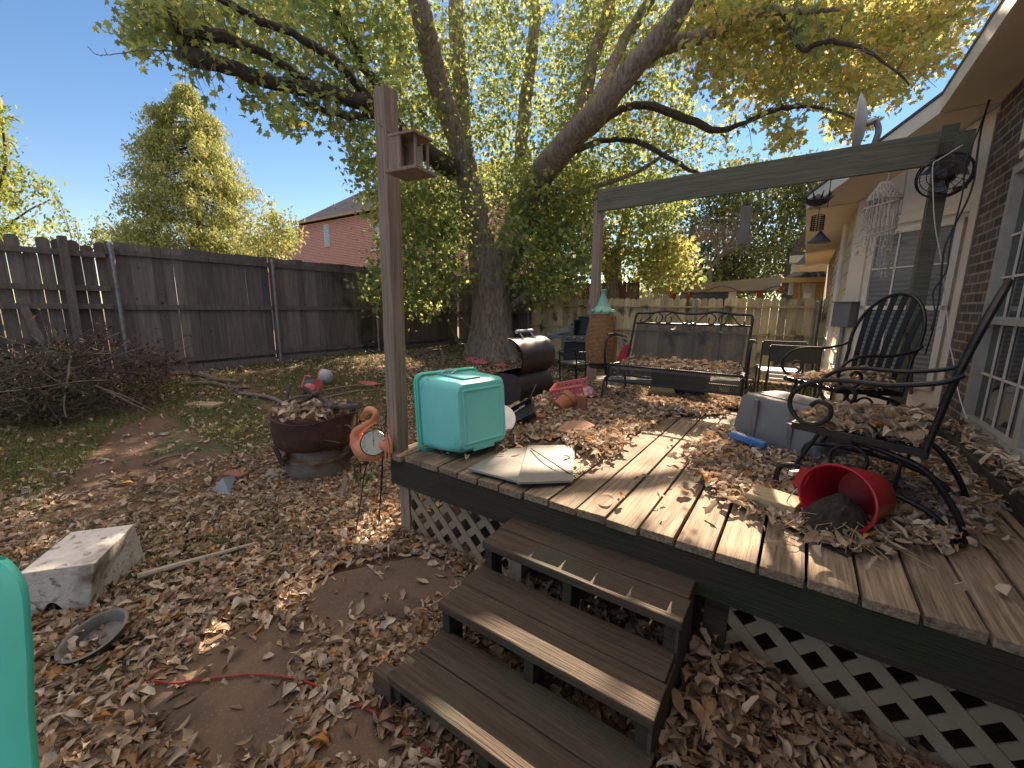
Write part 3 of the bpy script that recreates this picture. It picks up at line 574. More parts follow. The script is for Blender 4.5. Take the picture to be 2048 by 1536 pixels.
# ================================================================ own house
hs = thing('brick_house', 'near brick house with tan trim, white bay window and wide eave on the right', 'house', (1.3, 5, 0))
ownbrick = brickmat('brown_brick', (.17, .115, .095), (.085, .07, .065), (.30, .27, .24), u=(1, 1, 0), bw=.21, bh=.078, ms_=.009, bump=.9)
ZW = 3.15
def wallquad(p, q, z0, z1, th=.12):
    a = Vector((p[0], p[1], 0)); b = Vector((q[0], q[1], 0)); d = (b-a).normalized(); n = Vector((d.y, -d.x, 0))
    return MB().poly([a+Vector((0, 0, z0)), b+Vector((0, 0, z0)), b+Vector((0, 0, z1)), a+Vector((0, 0, z1))], th, n)
# pier and lower wall (outer face x = 1.1)
wallquad((1.1, 4.47), (1.1, 5.20), 0, ZW-.02).build('brick_pier', ownbrick, hs)
wallquad((1.102, -2.5), (1.102, 4.47), 0, .60).build('wall', ownbrick, hs)
wallquad((1.102, -2.5), (1.102, 4.47), 2.50, ZW-.01).build('wall_panel', siding, hs)
wallquad((1.102, -2.5), (1.102, 2.55), .60, 2.5).build('wall', ownbrick, hs)
# bay (angled wall) and far side wall
B0 = Vector((1.1, 5.2, 0)); B1 = Vector((.36, 5.94, 0)); bd = (B1-B0).normalized(); bn = Vector((-bd.y, bd.x, 0)); 
if bn.y > 0: bn = -bn
def onbay(px, py, off=0):
    d = ray(px, py); o = B0+bn*off; t = (o-CAMP).dot(bn)/d.dot(bn); return CAMP+d*t
def bayp(s, z, off=0): p = B0+bd*s+bn*off; return Vector((p.x, p.y, z))
BL = (B1-B0).length
def topz(s): return 3.10-.46*s/BL
ob_ = MB(); ob_.poly([bayp(0, .0), bayp(BL, .0), bayp(BL, topz(BL)), bayp(0, topz(0))], .1, -bn); ob_.build('bay_wall', siding, hs)
# trim boards
for s0, s1, z0, z1 in ((0.0, .05, .5, 3.05), (BL-.16, BL-.0, .5, 2.62), (.05, BL-.16, 2.32, 2.40)):
    m_ = MB(); m_.poly([bayp(s0, z0, .0), bayp(s1, z0, .0), bayp(s1, z1, .0), bayp(s0, z1, .0)], .022, bn); m_.build('trim_board', siding, hs, bev=.003)
for s in (.36, .62):
    m_ = MB(); m_.poly([bayp(s, 2.40, 0), bayp(s+.012, 2.40, 0), bayp(s+.012, topz(s)-.02, 0), bayp(s, topz(s)-.02, 0)], .014, bn); m_.build('batten', trimwhite, hs)
# bay window
wf = None
def bayrect(mb, s0, s1, z0, z1, off, th): mb.poly([bayp(s0, z0, off), bayp(s1, z0, off), bayp(s1, z1, off), bayp(s0, z1, off)], th, bn)
mb = MB(); S0, S1, Z0, Z1 = .07, BL-.20, .78, 2.28
for r in ((S0, S0+.05, Z0, Z1), (S1-.05, S1, Z0, Z1), (S0, S1, Z0, Z0+.05), (S0, S1, Z1-.05, Z1), (S0, S1, 1.50, 1.54)): bayrect(mb, *r, .0, .035)
wf = mb.build('window', trimwhite, hs, label='white bay window behind the slatted chair')
mb = MB(); bayrect(mb, S0+.02, S1-.02, Z0+.02, Z1-.02, .004, .006); mb.build('pane', glass2, wf)
mb = MB()
for s in (.32, .57): bayrect(mb, s, s+.015, 1.54, Z1-.04, .012, .008)
for z in (1.90,): bayrect(mb, S0, S1, z, z+.014, .012, .008)
for s in (.32, .57): bayrect(mb, s, s+.012, Z0+.04, 1.5, .012, .006)
mb.build('muntins', trimwhite, wf)
mb = MB()
blind = mat('blind_slats', (.22, .23, .23), scale=3)
k = Z0+.06
while k < Z1-.05: bayrect(mb, S0+.05, S1-.05, k, k+.018, .0105, .002); k += .045
mb.build('blinds', blind, wf)
# far side wall (behind the bay corner)
wallquad((.36, 5.94), (.36, 9.95), 0, 2.62).build('side_wall', siding, hs)
mb = MB()
for z in np.arange(.3, 2.5, .18): mb.box((.352, 8.0, z), (.02, 4.0, .012))
mb.build('siding_laps', trimwhite, hs)
wallquad((.36, 9.95), (.36, 13.5), 0, 2.6).build('side_wall', ownbrick, hs)
MB().tube([(.30, 6.6, .1), (.30, 6.6, 2.5)], .03, 8).build('downspout', trimwhite, hs)
# big near window in x = 1.1
nwn = MB(); Y0w, Y1w, Z0w, Z1w = 2.55, 4.47, .69, 2.46
def xr(mb, y0, y1, z0, z1, x, th): mb.box((x, (y0+y1)/2, (z0+z1)/2), (th, y1-y0, z1-z0))
for r in ((Y0w, Y0w+.06, Z0w, Z1w), (Y1w-.06, Y1w, Z0w, Z1w), (Y0w+.06, Y1w-.06, Z0w, Z0w+.05), (Y0w+.06, Y1w-.06, Z1w-.05, Z1w), (Y0w+.06, Y1w-.06, 1.41, 1.46), (3.46, 3.53, Z0w+.05, Z1w-.05)): xr(nwn, *r, 1.095, .06)
nw = nwn.build('window', mat('window_frame_grey', (.42, .40, .36), scale=8, rough=.5), hs, label='large dark window with white grilles at the right edge')
mb = MB(); xr(mb, Y0w, Y1w, Z0w, Z1w, 1.13, .02); mb.build('pane', glass, nw)
mb = MB()
for y in (3.76, 4.0, 4.22): xr(mb, y, y+.015, Z0w, Z1w, 1.112, .008)
for z in (1.72, 2.0, 1.05): xr(mb, 3.5, Y1w, z, z+.014, 1.112, .008)
mb.build('muntins', trimwhite, nw)
MB().box((1.07, 3.5, .66), (.11, 2.0, .03)).build('sill', trimwhite, nw, bev=.003)
mb = MB()
for r in ((4.40, 4.46, 2.62, 3.13), (2.6, 4.4, 2.62, 2.68), (2.6, 4.4, 2.50, 2.55)): xr(mb, *r, 1.09, .05)
mb.build('trim_board', siding, hs); 
mb = MB(); xr(mb, 2.6, 4.38, 2.70, 3.12, 1.10, .03); mb.build('window', glass, hs, label='upper window pane above the big window')
# eave: edge polyline (bottom of fascia) and wall polyline
E2 = onx(1886, 225, .75); E1 = ony(1617, 418, 5.75); E0 = Vector((E1.x, 13.2, E1.z)); E3 = Vector((.75, -3, E2.z))
ZI = 3.14
I0 = Vector((.42, 13.2, E1.z+.07)); I1 = Vector((.42, 5.98, E1.z+.07)); I2 = Vector((1.12, 5.2, ZI)); I3 = Vector((1.14, -3, ZI+.02)); 
MB().add([E0, E1, E2, E3, I3, I2, I1, I0], [(0, 1, 6, 7), (1, 2, 5, 6), (2, 3, 4, 5)]).build('soffit', soffitm, hs)
mb = MB(); FH = .135
for a, b in ((E0, E1), (E1, E2), (E2, E3)):
    n = Vector((b-a)).cross(Vector((0, 0, 1))).normalized(); n = -n if n.x > 0 else n
    mb.poly([a, b, b+Vector((0, 0, FH)), a+Vector((0, 0, FH))], .022, n)
mb.build('fascia', trimwhite, hs)
U = Vector((0, 0, FH+.002)); off = Vector((-.03, -.02, 0))
MB().add([E0+U+off, E1+U+off, E2+U+off, E3+U+off, Vector((4.5, -3, E3.z+3.0)), Vector((4.5, 4, E3.z+3.0)), Vector((4.5, 9.5, E1.z+3.0)), Vector((4.5, 13.2, E1.z+3)),
  E0+U+off+Vector((0, 0, .02)), E1+U+off+Vector((0, 0, .02)), E2+U+off+Vector((0, 0, .02)), E3+U+off+Vector((0, 0, .02)), Vector((4.5, -3, E3.z+3.03)), Vector((4.5, 4, E3.z+3.03)), Vector((4.5, 9.5, E1.z+3.03)), Vector((4.5, 13.2, E1.z+3.03))],
  [(0, 1, 6, 7), (1, 2, 5, 6), (2, 3, 4, 5), (15, 14, 9, 8), (14, 13, 10, 9), (13, 12, 11, 10), (0, 8, 9, 1), (1, 9, 10, 2), (2, 10, 11, 3)]).build('roof', shingle, hs)
mb = MB()
for a, b in ((E1, I1), (E2, I2)): mb.bar(a+Vector((0, 0, -.006)), b+Vector((0, 0, -.006)), .012, .01)
mb.bar((.95, 3.9, E2.z+.015), (.95, -2, E2.z+.015), .01, .01); mb.build('soffit_joint', trimwhite, hs)
# solid body so light cannot pass through the house
MB().box((4.6, 4.5, 1.5), (6.6, 14, 2.9)).build('house_core', ownbrick, hs)
# second gable of the neighbour house seen past the eave
q = ony(1646, 540, 15.5); g2 = thing('brick_house', 'slim brick gable with striped white siding between the eave and the fence', 'house', (q.x, 15.5, 0))
MB().box((q.x+1.0, 17, 1.4), (1.5, 3, 2.8)).build('wall', brk, g2)
a = ony(1634, 512, 15.2); MB().add([(a.x-.5, 15.2, 2.75), (a.x+2.8, 15.2, 2.75), (a.x+2.8, 18, 5.2), (a.x+.9, 18, 5.2), (a.x-.3, 18.4, 2.8)], [(0, 1, 2, 3), (0, 3, 4)]).build('roof', mat('blue_shingle', (.06, .08, .12), scale=12, rough=.9), g2)
MB().box((a.x+1.1, 15.1, 2.66), (3.2, .1, .2)).build('fascia', tan, g2)
# meter box + conduit on the bay wall
c = onbay(1690, 630, .07); mbx = thing('meter_box', 'grey electrical box with conduit on the house corner left of the bay window', 'electrical box', c)
rot = Matrix((bd, bn, Vector((0, 0, 1)))).transposed()
MB().box(c, (.20, .12, .26), rot).build('box', greyplastic, mbx, bev=.008)
MB().box(c+Vector((0, 0, .137)), (.22, .14, .012), rot).build('lid', greyplastic, mbx)
c2 = bayp((c-B0).dot(bd)+.02, 0, .05)
MB().tube([(c2.x, c2.y, .1), (c2.x, c2.y, c.z-.12)], .02, 8).build('conduit', galv, mbx, smooth=True)
# satellite dish
q = ony(1715, 252, 5.9); dz = thing('satellite_dish', 'grey satellite dish seen edge on above the bay eave', 'satellite dish', q)
vd = (q-CAMP).normalized(); side = vd.cross(Vector((0, 0, 1))).normalized(); ax_ = (side*1.0-vd*.06).normalized()
Mx = Matrix.Translation(q) @ (-ax_).to_track_quat('Z', 'Y').to_matrix().to_4x4()
MB().lathe([(.001, -.075), (.12, -.065), (.22, -.035), (.285, 0), (.292, .004), (.285, .012), (.22, -.022), (.12, -.052), (.001, -.062)], 32, Mx, caps=False).build('dish', mat('dish_paint', (.50, .50, .47), (.4, .4, .38), scale=8, rough=.5), dz, smooth=True)
qa = ony(1752, 240, 5.95); qb = ony(1742, 312, 5.95)
MB().tube([q+ax_*.06, qa], .03, 8).build('arm', galv, dz, smooth=True)
MB().tube(curve([qa, ony(1757, 262, 5.95), ony(1748, 290, 5.95), qb]), .028, 8).build('mast', galv, dz, smooth=True)
# ================================================================ trees
def limb(mb, pts, n=9, wob=.012, rough=0):
    """pts: (px, py, depth, width px)"""
    P = [ond(a, b, D) for a, b, D, w_ in pts]; R = [w_/2*D/F_PX for a, b, D, w_ in pts]
    P, R = smoothpts(P, R); P = [p+Vector((random.gauss(0, wob), random.gauss(0, wob), random.gauss(0, wob))) for p in P]
    R = [r*(1+random.uniform(-rough, rough)) for r in R]; mb.tube(P, R, n); return P, R
mt = thing('maple_tree', 'huge spreading maple with forked rough trunk overhanging the whole yard', 'tree', ond(985, 722, 11.0)*Vector((1, 1, 0)).length*0+Vector((ond(985, 722, 11).x, ond(985, 722, 11).y, 0)))
mb = MB()
# root flare + trunk with ridged outline
base = ond(985, 716, 11.0)
P, R = smoothpts([ond(983, 735, 11), ond(983, 705, 11), ond(985, 660, 11), ond(985, 600, 11), ond(982, 540, 11), ond(982, 490, 11)], [.82, .66, .55, .50, .53, .60])
vs = []; n = 40
for i, (p, r) in enumerate(zip(P, R)):
    for j in range(n):
        a = 2*PI*j/n; fl = max(0, 1-i/9.); rr = r*(1+.05*math.sin(5*a+i*.15)+.03*math.sin(11*a+i*.4)+fl*.22*max(0, math.sin(3.5*a+1))+random.uniform(-.025, .025)); vs.append(p+Vector((rr*math.cos(a), rr*math.sin(a), 0)))
mb.add(vs, [(i*n+j, i*n+(j+1) % n, (i+1)*n+(j+1) % n, (i+1)*n+j) for i in range(len(P)-1) for j in range(n)]+[tuple((len(P)-1)*n+j for j in range(n))])
limbs = [
 [(968, 560, 11, 62), (962, 480, 11, 58), (945, 400, 11, 52), (932, 340, 10.8, 46), (922, 280, 10.6, 44)],
 [(930, 330, 10.8, 44), (905, 250, 10.4, 40), (880, 180, 10, 44), (862, 110, 9.5, 44), (845, 40, 9, 44), (825, -60, 8.5, 44), (800, -220, 8, 34), (760, -420, 7.5, 20)],
 [(925, 330, 10.8, 34), (925, 230, 11, 32), (918, 120, 11, 32), (912, 0, 11, 32), (905, -150, 11, 26), (900, -350, 11, 14)],
 [(1000, 560, 11, 60), (1030, 470, 10.7, 58), (1060, 400, 10.2, 54), (1090, 340, 9.5, 52), (1150, 270, 8.6, 50), (1200, 215, 7.9, 48), (1280, 120, 7.2, 44), (1345, 40, 6.7, 40), (1390, -40, 6.3, 36), (1450, -200, 5.9, 28), (1500, -420, 5.6, 14)],
 [(1225, 190, 7.7, 28), (1300, 110, 7.4, 30), (1380, 80, 7.2, 28), (1460, 50, 7.2, 24), (1530, 22, 6.8, 18), (1585, 25, 6.4, 12), (1680, 20, 6, 7)],
 [(1570, 20, 6.6, 16), (1580, 60, 6.4, 12), (1607, 100, 6.2, 11), (1640, 85, 6, 10), (1700, 88, 5.8, 8), (1750, 110, 5.6, 6), (1820, 165, 5.4, 3)],
 [(1040, 330, 11.2, 26), (1048, 240, 11.5, 26), (1058, 150, 11.5, 24), (1068, 60, 11.5, 24), (1075, -60, 11.5, 20), (1085, -250, 11, 10)],
 [(1075, 372, 9.9, 32), (1120, 310, 10.2, 30), (1165, 220, 10.5, 30), (1185, 120, 10.5, 26), (1215, 30, 10.5, 24), (1250, -120, 10, 14)],
 [(1150, 270, 8.6, 24), (1195, 190, 9.3, 22), (1250, 80, 10, 22), (1300, 0, 9.5, 20), (1360, -160, 9, 12)],
 [(905, 340, 10.6, 40), (860, 310, 9.8, 36), (800, 260, 8.6, 32), (745, 215, 7.6, 33), (690, 195, 7.0, 28), (640, 182, 6.7, 29), (570, 172, 6.4, 28), (500, 150, 6.1, 28), (440, 128, 5.9, 30), (385, 115, 5.8, 36), (368, 100, 5.8, 26)],
 [(366, 105, 5.8, 20), (378, 85, 5.8, 28), (400, 68, 5.8, 26), (440, 72, 5.9, 24), (490, 90, 6.1, 18), (550, 118, 6.4, 15), (610, 160, 6.8, 14), (650, 180, 6.9, 14)],
 [(372, 95, 5.8, 14), (355, 60, 5.7, 13), (335, 20, 5.6, 11), (310, -30, 5.5, 9), (280, -110, 5.4, 6)],
 [(790, 275, 8.4, 26), (740, 205, 7.6, 20), (680, 130, 6.8, 17), (600, 75, 6.2, 15), (520, 40, 5.8, 14), (430, -5, 5.4, 12), (340, -60, 5, 8)],
 [(790, 265, 8.4, 24), (760, 190, 8.0, 20), (720, 120, 7.7, 18), (690, 60, 7.5, 16), (672, 20, 7.3, 14), (640, -60, 7, 10)],
 [(745, 228, 7.6, 18), (700, 232, 7.1, 15), (650, 222, 6.8, 12), (600, 200, 6.6, 8)],
 [(1180, 268, 8.5, 16), (1230, 225, 8.4, 14), (1280, 210, 8.6, 15), (1330, 222, 8.2, 16), (1390, 245, 7.9, 15), (1440, 262, 7.6, 12), (1490, 245, 7.2, 9), (1540, 222, 6.9, 11), (1600, 212, 6.6, 9), (1640, 216, 6.4, 6), (1720, 240, 6, 3)],
 [(1150, 300, 8.7, 14), (1210, 280, 9.2, 10), (1270, 283, 8.8, 11), (1310, 300, 8.6, 10), (1370, 335, 8.2, 8), (1410, 352, 8, 5)],
 [(1062, 402, 10.2, 16), (1130, 395, 10.2, 14), (1200, 370, 10, 10), (1280, 340, 9.6, 8), (1340, 300, 9.2, 5)],
 [(1010, 620, 11, 16), (1090, 560, 10.5, 10), (1120, 500, 10, 6)],
 [(1390, 20, 8, 24), (1500, -80, 7.4, 20), (1620, -150, 6.8, 14), (1750, -190, 6.2, 9)],
 [(366, 104, 5.8, 4), (300, 100, 5.5, 2.5), (240, 106, 5.2, 1.6), (215, 110, 5.2, 1.6), (192, 108, 5.2, 1.6), (175, 92, 5.2, 1.4)], [(215, 110, 5.2, 1.6), (208, 97, 5.2, 1.2)],
]
LP = []
mbl = MB()
for i, l in enumerate(limbs):
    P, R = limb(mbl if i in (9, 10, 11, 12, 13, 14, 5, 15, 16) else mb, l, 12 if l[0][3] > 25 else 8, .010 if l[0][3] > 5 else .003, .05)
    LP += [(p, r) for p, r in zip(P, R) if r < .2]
mbl.build('limbs', barkdark, mt, smooth=True)  # dark bark stands in for limbs seen backlit against the sky
lit_deck = world_poly([(980, 930), (1100, 900), (1250, 850), (1280, 790), (1460, 790), (1470, 870), (1420, 960), (1560, 1010), (1700, 1120), (1700, 1180), (1540, 1140), (1420, 1110), (1180, 1030), (1000, 980)], .58)
lit_gnd = [(-2.9, -.4), (-1.7, -.4), (-1.80, .75), (-1.9, 1.05), (-2.15, .9), (-2.15, .55), (-2.25, .2)]
lit_front = [(-1.5, -.2), (-.9, -.2), (-.9, .65), (-1.45, .5)]
lit_patch = [(-3.2, .5), (-2.9, .2), (-2.7, .5), (-3.0, .8)]
lit_steps = [(-1.2, .78), (-.2, .78), (-.2, 1.25), (-1.2, 1.25)]
def shaded(p):
    for poly, z in ((lit_deck, .58), (lit_steps, .28), (lit_gnd, 0.), (lit_front, 0.)):
        t = (p.z-z)/sd.z
        if inpoly(np.array([p.x-sd.x*t]), np.array([p.y-sd.y*t]), poly)[0]: return True
    return False
# twigs growing off the limbs
tips = []
for p, r in LP:
    for _ in range(3 if r > .03 else 2):
        if random.random() < .6 or r < .012: continue
        d = Vector((random.gauss(0, 1), random.gauss(0, 1), random.gauss(-.15, .8))).normalized(); L = random.uniform(.25, .7); q1 = p+d*L*.5+Vector((0, 0, .05)); q2 = p+d*L+Vector((0, 0, -.15*L))
        if shaded(q1): continue
        mb.tube([p, q1, q2], [.009, .006, .0025], 4, caps=False); tips += [q1, q2, p.lerp(q1, .6)]
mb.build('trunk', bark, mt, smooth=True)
lit_gnd2 = world_poly([(700, 1060), (790, 1000), (800, 1090), (740, 1150), (640, 1130)], 0)
lit_g3 = [( -1.2, 5.0), (1.0, 5.0), (1.2, 9.8), (-1.6, 9.8)]
sdn = np.array(sd)
def shadow_filter(P, soft=.3):
    """open real gaps in the crown where the sun reaches the ground in the photo"""
    keep = np.ones(len(P), bool); u = RNG.uniform(0, 1, len(P))
    for poly, z in ((lit_deck, .58), (lit_steps, .28), (lit_gnd, .0), (lit_front, 0.), (lit_gnd2, .0), (lit_patch, .2), (lit_g3, 0.)):
        t = (P[:, 2]-z)/sdn[2]; X = P[:, 0]-sdn[0]*t; Y = P[:, 1]-sdn[1]*t
        ins = inpoly(X+RNG.normal(0, .03, len(P)), Y+RNG.normal(0, .03, len(P)), poly); 
        keep &= ~(ins & (u > .01))
    # general flecks of light
    t = P[:, 2]/sdn[2]; X = P[:, 0]-sdn[0]*t; Y = P[:, 1]-sdn[1]*t; keep &= ~((vnoise(X, Y, 4.3, 9) > .82) & (u > .1))
    return P[keep]
def region(poly, D0, D1, ncl, per, sig, seedpts=None, squash=.8):
    xs_ = [p[0] for p in poly]; ys_ = [p[1] for p in poly]; C = []
    while len(C) < ncl:
        x = RNG.uniform(min(xs_), max(xs_), 4*ncl); y = RNG.uniform(min(ys_), max(ys_), 4*ncl); k = inpoly(x, y, poly); D = RNG.uniform(D0, D1, 4*ncl)
        for a, b, c, kk_ in zip(x, y, D, k):
            if kk_ and len(C) < ncl: C.append(tuple(ond(a, b, c)))
    C = np.array(C); P = np.repeat(C, per, 0)+RNG.normal(0, 1, (ncl*per, 3))*np.array([sig, sig, sig*squash]); return P
lt_ = np.array([tuple(t) for t in tips])
G = [region([(262, -40), (300, 70), (345, 90), (420, 95), (500, 130), (600, 165), (690, 190), (740, 230), (800, 250), (820, -40)], 6.8, 10.5, 215, 34, .20),
     region([(262, 20), (270, 105), (300, 100), (330, 60), (380, 40), (380, 0)], 5.4, 6.6, 34, 22, .13),
     region([(480, 160), (490, 200), (580, 270), (620, 240), (600, 190)], 5.6, 6.6, 12, 26, .13),
     region([(640, 235), (720, 340), (745, 400), (780, 300), (720, 235)], 7.0, 8.8, 30, 26, .15),
     region([(760, 0), (760, 400), (880, 560), (1000, 360), (1160, 360), (1440, 330), (1520, 0)], 9.8, 15, 760, 46, .29),
     region([(745, 360), (750, 600), (860, 620), (930, 560), (900, 380)], 9.0, 10.6, 150, 42, .25),
     region([(1030, 330), (1000, 480), (1040, 570), (1090, 590), (1180, 560), (1200, 360)], 9.0, 11.6, 190, 42, .26),
     region([(400, -500), (300, 0), (1500, 0), (1500, -500)], 6.5, 12, 330, 34, .36)]
GP = shadow_filter(np.concatenate(G+[np.repeat(lt_[lt_[:, 0] < 0], 2, 0)+RNG.normal(0, .10, (2*int((lt_[:, 0] < 0).sum()), 3))]))
Yv = [region([(1380, 0), (1400, 200), (1500, 190), (1530, 210), (1620, 190), (1700, 190), (1760, 200), (1880, 130), (1960, 0)], 6.6, 10.0, 330, 40, .21),
      region([(1520, 230), (1535, 280), (1590, 280), (1620, 230)], 6.2, 7.6, 9, 24, .11), region([(1650, 220), (1660, 270), (1730, 270), (1740, 230)], 6.4, 8.0, 12, 26, .12),
      region([(1150, 20), (1150, 260), (1420, 280), (1480, 60)], 9.5, 13, 60, 30, .3),
      region([(1500, -480), (1480, 0), (2050, 0), (2100, -480)], 5.5, 8.5, 110, 34, .3)]
YP = shadow_filter(np.concatenate(Yv))
for nm, P_ in (('G', GP), ('Y', YP)): print('crown', nm, len(P_))
hang_leaves('crown', GP, .105, GREENL, mt); o = hang_leaves('crown', YP, .108, YELLOWL, mt); o['label'] = 'yellowing side of the crown near the house'
# ---- second tree behind the back fence
t2 = thing('oak_tree', 'green tree with thick short trunk just behind the back fence, partly turning yellow', 'tree', ond(1228, 640, 13)*1.0)
t2.location.z = 0
mb = MB(); limb(mb, [(1228, 640, 13.4, 34), (1228, 560, 13.4, 34), (1222, 530, 13.4, 36), (1210, 490, 13.4, 20), (1190, 440, 13.4, 12)], 12, .02, .06)
limb(mb, [(1226, 545, 13.4, 26), (1240, 510, 13.3, 16), (1290, 500, 13, 8), (1350, 510, 12.6, 4)]); limb(mb, [(1222, 540, 13.4, 22), (1245, 470, 13.4, 16), (1260, 400, 13.4, 8)]); limb(mb, [(1220, 545, 13.4, 22), (1170, 510, 13.4, 10), (1130, 490, 13.4, 5)])
mb.build('trunk', bark, t2, smooth=True)
P_ = region([(1050, 340), (1060, 560), (1100, 590), (1180, 545), (1260, 560), (1330, 590), (1380, 560), (1370, 500), (1340, 440), (1380, 390), (1300, 340)], 11.6, 15.5, 300, 46, .26); P_ = shadow_filter(P_)
hang_leaves('crown', P_, .12, GREENL, t2)
P_ = region([(1290, 480), (1300, 560), (1370, 560), (1390, 530), (1350, 470)], 11.6, 12.6, 26, 36, .2); o = hang_leaves('crown', P_, .12, YELLOWL, t2); o['label'] = 'yellow lower right side of the crown'
# ---- tall trees far behind
def leaves_quad(name, P, size, m, parent=None): return hang_leaves(name, P, size, m, parent, shape=np.array([(0, -.5), (.3, 0), (0, .5), (-.3, 0)]), fold=.2)
for (lab, poly, D0, D1, ncl, tr) in (
    ('tall dense dark green tree behind the shelter, left of the hanging tube', [(1340, 360), (1330, 560), (1400, 600), (1500, 600), (1500, 350)], 24, 29, 150, [(1448, 640, 27, 10), (1450, 520, 27, 9), (1445, 400, 27, 6), (1440, 330, 27, 4)]),
    ('tall green tree with a leaning dark trunk beside the tan house', [(1460, 340), (1450, 560), (1560, 580), (1640, 545), (1640, 330)], 20.5, 26, 150, [(1578, 640, 19.2, 24), (1576, 580, 19.2, 23), (1582, 540, 19.2, 20), (1594, 500, 19.2, 15), (1612, 465, 19.2, 11), (1632, 430, 19.2, 7)])):
    t3 = thing('tree', lab, 'tree', Vector((ond(tr[0][0], 640, D0).x, ond(tr[0][0], 640, D0).y, 0)), 'trees beyond the back fence')
    mb = MB(); limb(mb, tr, 9, .02, .05); mb.build('trunk', barkdark, t3, smooth=True)
    leaves_quad('crown', shadow_filter(region(poly, D0, D1, ncl, 80, .55)), .24, OAKL, t3)
# bare twiggy tree
bt_ = thing('bare_tree', 'leafless grey twiggy tree behind the beam', 'tree', Vector((ond(1440, 600, 17).x, ond(1440, 600, 17).y, 0)))
mb = MB()
def twigs(p, d, L, r, lv):
    q = p+d*L; mb.tube([p, p.lerp(q, .5)+Vector((random.gauss(0, .04), 0, random.gauss(0, .04)))*L, q], [r, r*.8, r*.6], 5, caps=False)
    if lv:
        for _ in range(4): twigs(p.lerp(q, random.uniform(.4, 1)), (d+Vector((random.gauss(0, .55), random.gauss(0, .5), random.gauss(.05, .35)))).normalized(), L*random.uniform(.55, .8), r*.55, lv-1)
b0 = ond(1425, 640, 17); b1 = ond(1420, 540, 17); mb.tube([b0, b1], [.07, .055], 7)
for k in range(7): twigs(b1, Vector((random.uniform(-.9, .9), random.uniform(-.5, .5), random.uniform(.4, 1.2))).normalized(), random.uniform(.8, 1.2), .03, 4)
mb.build('branches', twig, bt_)
wood = region([(700, 600), (1010, 610), (1100, 600), (1100, 560), (700, 560)], 30, 40, 60, 50, .7)
wood2 = region([(1280, 520), (1280, 600), (1560, 600), (1560, 530)], 34, 44, 120, 50, .8)
wood3 = region([(180, 470), (300, 440), (330, 500), (160, 500)], 40, 50, 40, 50, .7)
o = leaves_quad('tree_line', np.concatenate([wood, wood2, wood3]), .35, OAKL); tagit(o, 'distant belt of trees showing low between houses and crowns', 'trees', kind='stuff')
# ---- cypress
cy = thing('cypress_tree', 'tall feathery yellow green conical tree behind the dark fence', 'tree', Vector((ond(398, 560, 27).x, ond(398, 560, 27).y, 0)))
mb = MB(); limb(mb, [(398, 640, 27, 16), (398, 480, 27, 13), (394, 350, 27, 8), (385, 230, 27, 4)], 8, .03, .05)
prof = [(190, 22, 372), (215, 52, 372), (250, 78, 370), (290, 92, 372), (330, 110, 382), (370, 125, 385), (410, 128, 388), (450, 132, 392), (490, 142, 396), (520, 140, 398)]
CP = []
for i in range(820):
    y = 188+22*int(15*random.random()**.85)+random.gauss(0, 7); j = next((k for k in range(len(prof)-1) if prof[k+1][0] >= y), 0); t = (y-prof[j][0])/(prof[j+1][0]-prof[j][0]+1e-6)
    hw = prof[j][1]*(1-t)+prof[j+1][1]*t; cx = prof[j][2]*(1-t)+prof[j+1][2]*t; hw *= .86+.22*math.sin(y*.115+i*.0)+random.uniform(-.06, .10)
    a = int(random.uniform(0, 13))*.483+y*.6+random.gauss(0, .12); rad = hw*27/F_PX*random.uniform(.45, 1.06)**.6; top = ond(cx, y, 27); tipv = top+Vector((math.cos(a)*rad, math.sin(a)*rad, 0)); tipv.z -= rad*.22
    if random.random() < .3: mb.tube([top+Vector((0, 0, .1)), top.lerp(tipv, .9)], [.03, .01], 4, caps=False)
    for s in range(66):
        u_ = random.uniform(.62, 1.06); p = top.lerp(tipv, u_); CP.append((p.x+random.gauss(0, .17), p.y+random.gauss(0, .17), p.z+random.gauss(-.05, .22)-(.30*(u_-.6)) + .1*(1-u_)))
mb.build('trunk', barkdark, cy, smooth=True)
hang_leaves('crown', np.array(CP), .24, CYPL, cy, shape=np.array([(0, -.5), (.17, -.1), (.09, .1), (.12, .5), (0, .3), (-.12, .5), (-.09, .1), (-.17, -.1)]), fold=.3)
# ---- shrubs over the left fence
OVAL = np.array([(0, -.5), (.16, -.15), (.15, .15), (0, .5), (-.15, .15), (-.16, -.15)])
s1 = thing('leafy_tree', 'bushy bright green tree rising over the left end of the dark fence', 'tree', Vector((ond(-20, 560, 13).x, ond(-20, 560, 13).y, 0)))
mb = MB(); limb(mb, [(-30, 640, 13, 12), (-20, 450, 13, 9), (10, 330, 13, 6), (0, 230, 13, 3)], 7); limb(mb, [(-20, 480, 13, 6), (60, 420, 13, 3), (100, 400, 13, 2)], 5); mb.build('trunk', barkdark, s1)
P_ = np.concatenate([region([(-160, 170), (0, 200), (15, 260), (40, 330), (75, 350), (110, 420), (128, 485), (-160, 500)], 11.5, 14.5, 150, 42, .20), region([(-30, 190), (8, 195), (14, 240), (-20, 260)], 12, 13, 8, 20, .12)])
hang_leaves('crown', P_, .16, leafmat('shrub_leaf', [(0, (.10, .16, .03)), (.5, (.20, .27, .05)), (.9, (.34, .34, .07)), (1, (.40, .32, .16))], trans=.5), s1, shape=OVAL)
s2 = thing('sapling', 'thin feathery sapling against the sky left of the cypress', 'tree', Vector((ond(150, 560, 12).x, ond(150, 560, 12).y, 0)))
mb = MB(); SP = []
